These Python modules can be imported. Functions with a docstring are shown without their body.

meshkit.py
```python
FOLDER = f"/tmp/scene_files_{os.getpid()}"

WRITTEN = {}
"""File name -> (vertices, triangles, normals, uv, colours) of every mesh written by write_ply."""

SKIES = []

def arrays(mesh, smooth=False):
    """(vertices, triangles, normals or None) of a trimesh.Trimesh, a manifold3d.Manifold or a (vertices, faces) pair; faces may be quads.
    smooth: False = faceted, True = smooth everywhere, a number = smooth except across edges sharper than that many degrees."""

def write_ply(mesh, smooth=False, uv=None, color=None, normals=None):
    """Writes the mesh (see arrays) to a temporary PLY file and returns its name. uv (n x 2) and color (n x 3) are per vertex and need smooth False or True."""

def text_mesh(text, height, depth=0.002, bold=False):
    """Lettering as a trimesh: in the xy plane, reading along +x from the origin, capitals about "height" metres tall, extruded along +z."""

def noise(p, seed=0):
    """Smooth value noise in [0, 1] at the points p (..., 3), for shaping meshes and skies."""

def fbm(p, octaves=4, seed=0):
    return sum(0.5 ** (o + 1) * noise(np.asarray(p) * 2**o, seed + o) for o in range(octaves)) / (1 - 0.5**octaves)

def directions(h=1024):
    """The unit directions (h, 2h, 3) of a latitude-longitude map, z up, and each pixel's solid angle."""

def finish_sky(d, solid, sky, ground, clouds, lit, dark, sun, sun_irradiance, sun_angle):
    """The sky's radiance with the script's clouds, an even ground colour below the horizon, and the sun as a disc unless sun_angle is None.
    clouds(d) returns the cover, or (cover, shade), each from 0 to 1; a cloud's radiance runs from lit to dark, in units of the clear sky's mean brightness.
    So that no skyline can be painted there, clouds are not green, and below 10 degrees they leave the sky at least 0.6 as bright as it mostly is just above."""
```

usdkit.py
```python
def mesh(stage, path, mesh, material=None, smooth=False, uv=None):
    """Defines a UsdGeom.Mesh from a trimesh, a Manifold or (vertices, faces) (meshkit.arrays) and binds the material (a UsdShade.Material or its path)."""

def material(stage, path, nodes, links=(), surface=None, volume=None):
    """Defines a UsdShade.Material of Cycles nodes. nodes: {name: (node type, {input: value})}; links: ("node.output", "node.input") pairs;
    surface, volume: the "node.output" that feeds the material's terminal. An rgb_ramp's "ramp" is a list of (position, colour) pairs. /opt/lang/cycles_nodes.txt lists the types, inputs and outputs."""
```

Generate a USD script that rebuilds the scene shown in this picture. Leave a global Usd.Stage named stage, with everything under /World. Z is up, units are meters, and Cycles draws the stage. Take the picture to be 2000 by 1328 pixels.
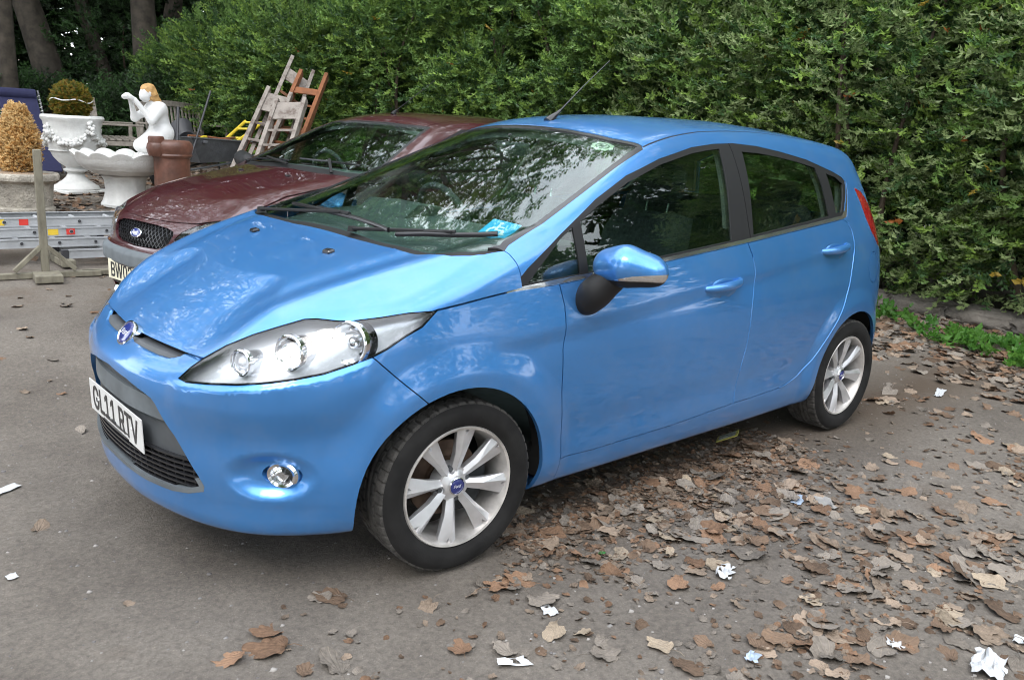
import math, random
import numpy as np, trimesh, shapely
import meshkit, usdkit
from pxr import Gf, Sdf, Usd, UsdGeom, UsdLux, UsdShade, Vt

stage = Usd.Stage.CreateInMemory()
UsdGeom.SetStageUpAxis(stage, "Z")
UsdGeom.Xform.Define(stage, "/World")
UsdGeom.Scope.Define(stage, "/World/Looks")

# ----------------------------------------------------------------- camera, sky, sun, exposure
CAM_AT = np.array([1.6230, 2.8150, 1.4240])
YAW, PITCH, ROLL, LENS = -2.306, -0.244, 0.059, 30.07
EXPOSURE = 1.02
SUN_EL, SUN_AZ = math.radians(48), math.radians(62)      # azimuth = atan2(x, y) of the direction towards the sun
SUN_I, SUN_ANGLE = 0.14, 20.0
SKY_STRENGTH = 0.12

def camera():
    f = np.array([math.cos(PITCH) * math.cos(YAW), math.cos(PITCH) * math.sin(YAW), math.sin(PITCH)])
    r = np.array([math.sin(YAW), -math.cos(YAW), 0]); u = np.cross(r, f)
    c, s = math.cos(ROLL), math.sin(ROLL)
    r, u = c * r + s * u, -s * r + c * u
    cam = UsdGeom.Camera.Define(stage, "/World/camera")
    m = Gf.Matrix4d(*[float(q) for q in (*r, 0, *u, 0, *(-f), 0, *CAM_AT, 1)])
    cam.AddTransformOp().Set(m)
    cam.CreateHorizontalApertureAttr(36.0); cam.CreateVerticalApertureAttr(36.0 * 679 / 1024)
    cam.CreateFocalLengthAttr(LENS); cam.CreateClippingRangeAttr(Gf.Vec2f(.05, 2000))
    cam.CreateExposureAttr(EXPOSURE)
camera()

def mat(name, nodes, links=(), surface="p.BSDF", volume=None):
    return usdkit.material(stage, "/World/Looks/" + name, nodes, links, surface=surface, volume=volume)

def sky():
    d = UsdLux.DomeLight.Define(stage, "/World/sky")
    m = mat("sky_look", {
        "tc": ("texture_coordinate", {}),
        "sky": ("sky_texture", {"sky_type": "single_scattering", "sun_disc": False, "sun_elevation": SUN_EL, "sun_rotation": SUN_AZ, "altitude": 50.0, "air_density": 1.0, "aerosol_density": 1.6, "ozone_density": 1.0}),
        "map": ("mapping", {"scale": (1.0, 1.0, 2.2)}),
        "n": ("noise_texture", {"scale": 1.7, "detail": 6.0, "roughness": 0.55, "distortion": .3}),
        "r": ("rgb_ramp", {"ramp": [(0, (.35, .35, .35)), (.38, (.45, .45, .45)), (.62, (1, 1, 1)), (1, (1, 1, 1))]}),
        "mx": ("mix_color", {"b": (17.0, 17.7, 18.8)}),
        "bg": ("background_shader", {"strength": SKY_STRENGTH})},
        [("tc.generated", "map.vector"), ("map.vector", "n.vector"), ("n.fac", "r.fac"), ("r.color", "mx.fac"), ("sky.color", "mx.a"), ("mx.result", "bg.color")], surface="bg.background")
    UsdShade.MaterialBindingAPI.Apply(d.GetPrim()).Bind(m)
    d.GetPrim().SetCustomDataByKey("kind", "structure")
    s = UsdLux.DistantLight.Define(stage, "/World/sun")
    s.CreateIntensityAttr(SUN_I); s.CreateAngleAttr(SUN_ANGLE); s.CreateNormalizeAttr(True); s.CreateColorAttr(Gf.Vec3f(1, .96, .9))
    t = np.array([math.sin(SUN_AZ) * math.cos(SUN_EL), math.cos(SUN_AZ) * math.cos(SUN_EL), math.sin(SUN_EL)])
    x = np.cross([0, 0, 1.0], t); x /= np.linalg.norm(x); y = np.cross(t, x)
    s.AddTransformOp().Set(Gf.Matrix4d(*[float(q) for q in (*x, 0, *y, 0, *t, 0, *(t * 50), 1)]))
sky()

# ----------------------------------------------------------------- naming and tagging
COUNT = {}
def numbered(name, parent="/World"):
    n = COUNT.get((parent, name), 0); COUNT[parent, name] = n + 1
    return f"{parent}/{name}" + (f"_{n:03d}" if n else "")

def tag(prim, label=None, cat=None, group=None, kind=None):
    for k, v in (("label", label), ("category", cat), ("group", group), ("kind", kind)):
        if v: prim.SetCustomDataByKey(k, v)
    return prim

def thing(name, label, cat, loc=(0, 0, 0), rz=0.0, group=None, ry=0.0, rx=0.0, scale=None):
    x = UsdGeom.Xform.Define(stage, numbered(name))
    x.AddTranslateOp().Set(Gf.Vec3d(*map(float, loc)))
    if rz: x.AddRotateZOp().Set(float(math.degrees(rz)))
    if ry: x.AddRotateYOp().Set(float(math.degrees(ry)))
    if rx: x.AddRotateXOp().Set(float(math.degrees(rx)))
    if scale: x.AddScaleOp().Set(Gf.Vec3f(*((scale,) * 3 if np.isscalar(scale) else scale)))
    return tag(x.GetPrim(), label, cat, group)

def part(name, mesh, m, parent=None, smooth=False, label=None, **kw):
    """one mesh prim: a part of parent, or a top-level thing"""
    path = numbered(name, str(parent.GetPath()) if parent else "/World")
    if isinstance(mesh, tuple) and len(mesh) == 3:
        v, f, n = mesh
        me = usdkit.mesh(stage, path, (v, f), m)
        me.CreateNormalsAttr(Vt.Vec3fArray.FromNumpy(np.asarray(n, np.float32))); me.SetNormalsInterpolation("vertex")
    else:
        me = usdkit.mesh(stage, path, arr(mesh), m, smooth=smooth)
    return tag(me.GetPrim(), label, **kw)

def copies(src, loc, rz=0.0, label=None, group=None, scale=None, ry=0.0, rx=0.0):
    """another instance of a finished thing"""
    was = dict(src.GetCustomData())
    r = thing(src.GetName().rstrip("0123456789").rstrip("_"), label or was.get("label"), was.get("category"), loc, rz, group or was.get("group"), ry, rx, scale)
    r.GetReferences().AddInternalReference(src.GetPath()); r.SetInstanceable(True)
    return r
# ----------------------------------------------------------------- mesh toolkit
from manifold3d import Manifold, Mesh as MMesh, CrossSection
from scipy.interpolate import PchipInterpolator as PC, CubicSpline as CS, RectBivariateSpline
from scipy.spatial import cKDTree

def sstep(a, b, x):
    t = np.clip((x - a) / (b - a), 0, 1)
    return t * t * (3 - 2 * t)

def softpos(x, k):
    """max(x, 0) with a rounded corner of size k"""
    return 0.5 * (x + np.sqrt(x * x + k * k))

def softmin(a, b, k):
    return 0.5 * (a + b - np.sqrt((a - b) ** 2 + k * k))

def rmax(a, b, r):
    """intersection of two half spaces whose edge is rounded with radius r"""
    return np.minimum(np.maximum(a, b), -r) + np.hypot(np.maximum(a + r, 0), np.maximum(b + r, 0))

def curve(pts, n=200):
    """smooth dense polyline through points"""
    p = np.asarray(pts, float)
    t = np.r_[0, np.cumsum(np.linalg.norm(np.diff(p, axis=0), axis=1))]
    return PC(t, p)(np.linspace(0, t[-1], n))

def plan_sdf(half, x0, x1, y1, h=0.01):
    """signed distance (negative inside) to a closed outline given by its y>=0 half, as a spline over (x, |y|)"""
    half = np.asarray(half, float)
    full = np.vstack([half, half[::-1][1:-1] * [1, -1]])
    xs, ys = np.arange(x0, x1 + h, h), np.arange(0, y1 + h, h)
    X, Yg = np.meshgrid(xs, ys, indexing="ij")
    q = np.stack([X.ravel(), Yg.ravel()], 1)
    a, b = full, np.roll(full, -1, 0)
    best = np.full(len(q), 9.0)
    inside = np.zeros(len(q), bool)
    for s, e in zip(a, b):
        d = e - s
        t = np.clip(((q - s) @ d) / max(d @ d, 1e-12), 0, 1)
        best = np.minimum(best, np.linalg.norm(q - s - t[:, None] * d, axis=1))
        if s[1] != e[1]:
            c = ((s[1] > q[:, 1]) != (e[1] > q[:, 1])) & (q[:, 0] < (e[0] - s[0]) * (q[:, 1] - s[1]) / (e[1] - s[1]) + s[0])
            inside ^= c
    sd = np.where(inside, -best, best).reshape(X.shape)
    sp = RectBivariateSpline(xs, ys, sd, kx=3, ky=3)
    return lambda x, y: sp.ev(np.clip(x, x0, x1), np.clip(np.abs(y), 0, y1))

def gradient(f, p, e=1e-3):
    g = np.empty_like(p)
    for k in range(3):
        d = np.zeros(3); d[k] = e
        g[:, k] = f(p + d) - f(p - d)
    return g / (2 * e)

def level_mesh(f, lo, hi, h, level=0.0):
    """surface nets of f = level, then pulled onto the surface exactly"""
    lo, hi = np.asarray(lo, float), np.asarray(hi, float)
    C = 4
    n = (np.ceil((hi - lo) / (h * C)).astype(int)) * C
    nc = n // C
    ax = [lo[k] + h * C * (np.arange(nc[k]) + 0.5) for k in range(3)]
    cc = np.stack(np.meshgrid(*ax, indexing="ij"), -1).reshape(-1, 3)
    fc = (f(cc) - level).reshape(nc)
    F = np.repeat(np.repeat(np.repeat(np.sign(fc), C, 0), C, 1), C, 2) * 9.0
    near = np.argwhere(np.abs(fc) < h * C * 1.9)
    off = np.stack(np.meshgrid(*[np.arange(C)] * 3, indexing="ij"), -1).reshape(-1, 3)
    ids = (near[:, None, :] * C + off[None]).reshape(-1, 3)
    F[ids[:, 0], ids[:, 1], ids[:, 2]] = f(lo + (ids + 0.5) * h) - level
    S = F < 0
    n = np.array(F.shape)
    acc = np.zeros((*(n - 1), 3)); cnt = np.zeros(n - 1, int)
    crossings = []
    for k in range(3):
        sl0 = [slice(None)] * 3; sl1 = [slice(None)] * 3
        sl0[k] = slice(0, -1); sl1[k] = slice(1, None)
        e = np.argwhere(S[tuple(sl0)] != S[tuple(sl1)])
        e1 = e.copy(); e1[:, k] += 1
        a = F[tuple(e.T)]; b = F[tuple(e1.T)]
        pt = e.astype(float); pt[:, k] += a / (a - b)
        crossings.append((k, e, S[tuple(e.T)]))
        i, j = [(1, 2), (2, 0), (0, 1)][k]
        for di in (0, -1):
            for dj in (0, -1):
                c = e.copy(); c[:, i] += di; c[:, j] += dj
                np.add.at(acc, tuple(c.T), pt); np.add.at(cnt, tuple(c.T), 1)
    cells = np.argwhere(cnt > 0)
    idx = -np.ones(cnt.shape, int); idx[tuple(cells.T)] = np.arange(len(cells))
    v = lo + (acc[tuple(cells.T)] / cnt[tuple(cells.T)][:, None] + 0.5) * h
    quads = []
    for k, e, ins in crossings:
        i, j = [(1, 2), (2, 0), (0, 1)][k]
        q = []
        for di, dj in ((-1, -1), (0, -1), (0, 0), (-1, 0)):
            c = e.copy(); c[:, i] += di; c[:, j] += dj
            q.append(idx[tuple(c.T)])
        q = np.stack(q, 1)
        q[~ins] = q[~ins][:, ::-1]
        quads.append(q)
    q = np.vstack(quads)
    for _ in range(3):
        g = gradient(f, v)
        s = (f(v) - level) / np.maximum((g * g).sum(1), 0.2)
        v = v - np.clip(s, -h, h)[:, None] * g
    d1 = np.linalg.norm(v[q[:, 0]] - v[q[:, 2]], axis=1); d2 = np.linalg.norm(v[q[:, 1]] - v[q[:, 3]], axis=1)
    t = np.where((d1 < d2)[:, None, None], q[:, [[0, 1, 2], [0, 2, 3]]], q[:, [[0, 1, 3], [1, 2, 3]]]).reshape(-1, 3)
    return v, t

def solid(v, f):
    m = Manifold(MMesh(np.asarray(v, np.float32), np.asarray(f, np.uint32)))
    if m.is_empty() or m.num_tri() == 0:
        print("NOT MANIFOLD", m.status(), len(v))
    return m

def prism(poly, axis, a, b):
    """2D polygon extruded along an axis: 'y' -> (x, z) polygons, 'x' -> (y, z), 'z' -> (x, y)"""
    c = CrossSection([np.asarray(poly, float)], 1) if False else CrossSection([np.asarray(poly, float)])
    if c.area() <= 0:
        c = CrossSection([np.asarray(poly, float)[::-1]])
    m = c.extrude(b - a)
    if axis == "z":
        return m.translate([0, 0, a])
    if axis == "y":   # (u, v, w) -> (u, w, v); flip keeps the orientation right
        return m.transform([[1, 0, 0, 0], [0, 0, -1, b], [0, 1, 0, 0]])
    return m.transform([[0, 0, 1, a], [1, 0, 0, 0], [0, 1, 0, 0]])

def inset(poly, d):
    c = CrossSection([np.asarray(poly, float)])
    if c.area() <= 0:
        c = CrossSection([np.asarray(poly, float)[::-1]])
    c = c.offset(d)
    return max(c.to_polygons(), key=len)

def arr(m):
    if isinstance(m, Manifold):
        mm = m.to_mesh()
        return np.array(mm.vert_properties[:, :3], float), np.array(mm.tri_verts, int)
    if isinstance(m, trimesh.Trimesh):
        return np.array(m.vertices), np.array(m.faces)
    return np.asarray(m[0], float), np.asarray(m[1], int)

def mirror_y(m):
    if isinstance(m, Manifold):
        return m.mirror([0, 1, 0])
    if len(m) == 3:
        return m[0] * [1, -1, 1], m[1][:, ::-1], m[2] * [1, -1, 1]
    v, f = arr(m)
    return v * [1, -1, 1], f[:, ::-1]

def skin_mesh(man, f, levels=(0.0,), tol=2e-3):
    """(vertices, faces, normals): exact normals of the field on its own surface, flat ones on cut edges"""
    v, t = arr(man)
    if len(t) == 0:
        return v, t, v
    fn = np.cross(v[t[:, 1]] - v[t[:, 0]], v[t[:, 2]] - v[t[:, 0]])
    fn /= np.maximum(np.linalg.norm(fn, axis=1, keepdims=True), 1e-12)
    val = f(v)
    g = gradient(f, v, 2e-3)
    g /= np.maximum(np.linalg.norm(g, axis=1, keepdims=True), 1e-9)
    on = np.zeros(len(v), bool)
    for L in levels:
        on |= np.abs(val - L) < tol
    dot = (g[t] * fn[:, None]).sum(-1)
    sm = on[t].all(1) & (np.abs(dot) > 0.8).all(1)
    sign = np.where(dot.mean(1) < 0, -1.0, 1.0)
    c = t.reshape(-1)
    nrm = np.where(sm[:, None, None], g[t] * sign[:, None, None], fn[:, None, :].repeat(3, 1)).reshape(-1, 3)
    key = np.round(np.hstack([v[c], nrm]) * 1e4).astype(np.int64)
    _, first, inv = np.unique(key, axis=0, return_index=True, return_inverse=True)
    return v[c][first], inv.reshape(-1, 3), nrm[first]

# ----------------------------------------------------------------- plain shapes
def box(sx, sy, sz, at=(0, 0, 0), bevel=0.0):
    """box centred at a point; bevel rounds its edges with one chamfer"""
    if bevel <= 0:
        m = trimesh.creation.box((sx, sy, sz))
        return np.array(m.vertices) + at, np.array(m.faces)
    b = min(bevel, sx * .49, sy * .49, sz * .49)
    pts = []
    for i in (-1, 1):
        for j in (-1, 1):
            for k in (-1, 1):
                x, y, z = i * sx / 2, j * sy / 2, k * sz / 2
                pts += [(x - i * b, y - j * b, z), (x - i * b, y, z - k * b), (x, y - j * b, z - k * b)]
    m = Manifold.hull_points(np.asarray(pts, float))
    v, f = arr(m)
    return v + at, f

def rot(v, axis, ang):
    return np.asarray(v) @ trimesh.transformations.rotation_matrix(ang, axis)[:3, :3].T

def moved(m, loc=(0, 0, 0), rx=0, ry=0, rz=0, s=1.0):
    v, f = arr(m)
    v = v * s
    if rx: v = rot(v, [1, 0, 0], rx)
    if ry: v = rot(v, [0, 1, 0], ry)
    if rz: v = rot(v, [0, 0, 1], rz)
    return v + np.asarray(loc, float), f

def join(*ms):
    vs, fs, n = [], [], 0
    for m in ms:
        v, f = arr(m)
        vs.append(v); fs.append(f + n); n += len(v)
    return np.vstack(vs), np.vstack(fs)

def beam(a, b, w, t, up=(0, 0, 1), bevel=0.003):
    """rectangular bar from a to b: w across, t along 'up'"""
    a, b = np.asarray(a, float), np.asarray(b, float)
    d = b - a; L = np.linalg.norm(d); d /= L
    u = np.asarray(up, float); s = np.cross(d, u)
    if np.linalg.norm(s) < 1e-6: s = np.cross(d, [1, 0, 0])
    s /= np.linalg.norm(s); u = np.cross(s, d)
    v, f = box(L, w, t, bevel=bevel)
    return v @ np.stack([d, s, u]) * 1.0 + (a + b) / 2, f if np.linalg.det(np.stack([d, s, u])) > 0 else f[:, ::-1]

def tube(path, r, n=10, cap=True):
    """round tube along a path, r one radius or one per point"""
    p = np.asarray(path, float); r = np.broadcast_to(np.asarray(r, float), (len(p),))
    d = np.gradient(p, axis=0); d /= np.maximum(np.linalg.norm(d, axis=1, keepdims=True), 1e-9)
    u = np.cross(d[0], [0, 0, 1.0])
    if np.linalg.norm(u) < 1e-3: u = np.cross(d[0], [0, 1.0, 0])
    u /= np.linalg.norm(u)
    vs = []
    a = np.linspace(0, 2 * np.pi, n, endpoint=False)
    for i in range(len(p)):
        u = u - (u @ d[i]) * d[i]; u /= max(np.linalg.norm(u), 1e-9)
        w = np.cross(d[i], u)
        vs.append(p[i] + r[i] * (np.cos(a)[:, None] * u + np.sin(a)[:, None] * w))
    v = np.vstack(vs); f = []
    for i in range(len(p) - 1):
        for j in range(n):
            A, B = i * n + j, i * n + (j + 1) % n
            f += [(A, B, B + n), (A, B + n, A + n)]
    if cap:
        v = np.vstack([v, p[0], p[-1]])
        for j in range(n):
            f += [(len(v) - 2, (j + 1) % n, j), (len(v) - 1, (len(p) - 1) * n + j, (len(p) - 1) * n + (j + 1) % n)]
    return v, np.array(f)

def lathe(profile, n=48, wob=None):
    """(r, z) profile turned about z; wob(theta, i) scales the radius"""
    p = np.asarray(profile, float)
    a = np.linspace(0, 2 * np.pi, n, endpoint=False)
    v = np.zeros((len(p), n, 3))
    k = np.ones((len(p), n)) if wob is None else wob(a[None, :], np.arange(len(p))[:, None])
    v[..., 0] = p[:, :1] * k * np.cos(a); v[..., 1] = p[:, :1] * k * np.sin(a); v[..., 2] = p[:, 1:2]
    i = np.arange(len(p) - 1)[:, None]; j = np.arange(n)[None, :]
    A, B = i * n + j, i * n + (j + 1) % n
    f = np.stack([np.stack([A, B, B + n], -1), np.stack([A, B + n, A + n], -1)], 2).reshape(-1, 3)
    return v.reshape(-1, 3), f

def blob(bones, h=0.012, k=0.03, lo=None, hi=None, extra=None):
    """one smooth skin round tapered bones: (a, ra, b, rb) lists, joined softly"""
    bones = [(np.asarray(a, float), ra, np.asarray(b, float), rb) for a, ra, b, rb in bones]
    def f(p):
        d = None
        for a, ra, b, rb in bones:
            ab = b - a
            t = np.clip(((p - a) @ ab) / max(ab @ ab, 1e-9), 0, 1)
            e = np.linalg.norm(p - a - t[:, None] * ab, axis=1) - (ra + (rb - ra) * t)
            d = e if d is None else softmin(d, e, k)
        return d if extra is None else extra(p, d)
    P = np.array([q for a, ra, b, rb in bones for q in (a - ra, a + ra, b - rb, b + rb)])
    return level_mesh(f, P.min(0) - 3 * h - k, P.max(0) + 3 * h + k, h)
# ----------------------------------------------------------------- shared materials
def plain(name, col, rough=.5, metal=0.0, spec=.5, coat=0.0, noise=None, bump=0.0, bscale=200.0, **kw):
    """principled surface; noise = (scale, amount) varies the tone, bump gives a fine relief"""
    nodes = {"p": ("principled_bsdf", {"base_color": col, "roughness": rough, "metallic": metal, "specular_ior_level": spec, "coat_weight": coat, **kw})}
    links = []
    if noise or bump:
        nodes["tc"] = ("texture_coordinate", {})
    if noise:
        sc, am = noise[:2]
        nodes["n"] = ("noise_texture", {"scale": sc, "detail": 5.0, "roughness": .6})
        lo = tuple(c * (1 - am) for c in col); hi = tuple(min(1, c * (1 + am)) for c in (noise[2] if len(noise) > 2 else col))
        nodes["r"] = ("rgb_ramp", {"ramp": [(.3, lo), (.7, hi)]})
        links += [("tc.object", "n.vector"), ("n.fac", "r.fac"), ("r.color", "p.base_color")]
    if bump:
        nodes["bn"] = ("noise_texture", {"scale": bscale, "detail": 4.0, "roughness": .6})
        nodes["b"] = ("bump", {"strength": bump, "distance": .01})
        links += [("tc.object", "bn.vector"), ("bn.fac", "b.height"), ("b.normal", "p.normal")]
    return mat(name, nodes, links)

def car_paint(name, col, rough, metal, dust=.12):
    return mat(name, {
        "tc": ("texture_coordinate", {}),
        "fl": ("voronoi_texture", {"scale": 2500.0}),
        "fr": ("rgb_ramp", {"ramp": [(0, tuple(c * .86 for c in col)), (1, tuple(min(1, c * 1.16) for c in col))]}),
        "d": ("noise_texture", {"scale": 5.0, "detail": 9.0, "roughness": .72}),
        "dr": ("rgb_ramp", {"ramp": [(.45, (0, 0, 0)), (.75, (dust, dust, dust)), (1, (dust * 1.6,) * 3)]}),
        "mx": ("mix_color", {"b": (.32, .34, .36)}),
        "rr": ("map_range", {"from_min": 0.0, "from_max": .3, "to_min": .02, "to_max": .22}),
        "p": ("principled_bsdf", {"metallic": metal, "roughness": rough, "coat_weight": 1.0, "coat_roughness": .03, "coat_ior": 1.5})},
        [("tc.object", "fl.vector"), ("fl.color", "fr.fac"), ("tc.object", "d.vector"), ("d.fac", "dr.fac"), ("dr.color", "mx.fac"), ("fr.color", "mx.a"), ("mx.result", "p.base_color"),
         ("dr.color", "rr.value"), ("rr.result", "p.coat_roughness")])

def pane(name, tint, ior=1.5, rough=0.0):
    """thin glass: Fresnel mirror over a clear tint, the same from either face of the sheet"""
    return mat(name, {"ge": ("geometry", {}), "io": ("map_range", {"from_min": 0.0, "from_max": 1.0, "to_min": ior, "to_max": 1 / ior}), "f": ("fresnel", {}), "t": ("transparent_bsdf", {"color": tint}), "g": ("glossy_bsdf", {"color": (1, 1, 1), "roughness": rough}), "m": ("mix_closure", {})},
               [("ge.backfacing", "io.value"), ("io.result", "f.IOR"), ("f.fac", "m.fac"), ("t.BSDF", "m.closure1"), ("g.BSDF", "m.closure2")], surface="m.closure")

M = dict(
    blue=car_paint("blue_paint", (.049, .202, .495), .33, .78),
    red=car_paint("maroon_paint", (.030, .0022, .0045), .30, .4, .035),
    black=plain("black_plastic", (.0075, .0075, .008), .5, spec=.3),
    grey_plastic=plain("grey_plastic", (.055, .06, .065), .5, bump=.08, bscale=700.0, noise=(12.0, .2)),
    faded=plain("faded_bumper_plastic", (.10, .115, .125), .55, noise=(9.0, .25), bump=.05, bscale=500.0),
    gloss=plain("gloss_black", (.01, .01, .011), .12),
    frit=plain("window_edge_black", (.012, .012, .013), .2),
    dark=plain("underbody_dark", (.012, .012, .012), .9),
    cabin=plain("cabin_dark", (.035, .038, .04), .75, noise=(30.0, .3)),
    dash=plain("dashboard_grey", (.055, .066, .063), .6, bump=.1, bscale=500.0),
    lining=plain("roof_lining", (.17, .17, .16), .9),
    seat=plain("seat_cloth", (.038, .042, .044), .95, noise=(60.0, .4)),
    chrome=plain("chrome", (.75, .76, .78), .08, 1.0),
    satin=plain("satin_strip", (.42, .43, .43), .07, .95),
    lampchrome=plain("lamp_reflector", (.88, .89, .91), .06, 1.0),
    lampsilver=plain("lamp_silver", (.74, .75, .77), .24, .45),
    alloy=plain("alloy_silver", (.52, .52, .53), .33, .75, noise=(14.0, .12), coat=.25),
    rim_in=plain("rim_barrel", (.50, .475, .45), .45, .7, noise=(9.0, .35)),
    rubber=plain("tyre_rubber", (.0115, .0112, .011), .85, spec=.22, noise=(10.0, .45), bump=.15, bscale=160.0),
    tread=plain("tyre_tread", (.040, .0375, .034), .9, noise=(24.0, .6), bump=.25, bscale=180.0),
    disc=plain("brake_disc", (.11, .075, .055), .5, .6, noise=(14.0, .5)),
    badge=plain("badge_blue", (.012, .02, .11), .15, .2, coat=1.0),
    white=plain("white_plate", (.58, .58, .57), .35),
    cream=plain("cream_plate", (.66, .62, .48), .4, noise=(20.0, .1)),
    ink=plain("plate_black", (.012, .012, .013), .4),
    silverprint=plain("silver_print", (.68, .69, .7), .3, .4),
    amber=plain("amber_lens", (.75, .28, .04), .15),
    redlens=plain("red_lens", (.15, .004, .007), .1, coat=1.0),
    sky_sticker=plain("sticker_cyan", (.02, .40, .72), .5),
    sticker_white=plain("sticker_white", (.78, .82, .84), .5),
    yellow_sticker=plain("sticker_yellow", (.62, .62, .48), .5),
    glass=pane("window_glass", (.66, .74, .70)),
    screen=pane("windscreen_glass", (.80, .90, .87), 1.55),
    lens=pane("lamp_lens", (.95, .96, .97), 1.45),
    lamp_glass=mat("lamp_bulb_glass", {"p": ("principled_bsdf", {"base_color": (.95, .97, 1), "roughness": .02, "transmission_weight": 1.0, "ior": 1.48})}),
)
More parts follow.
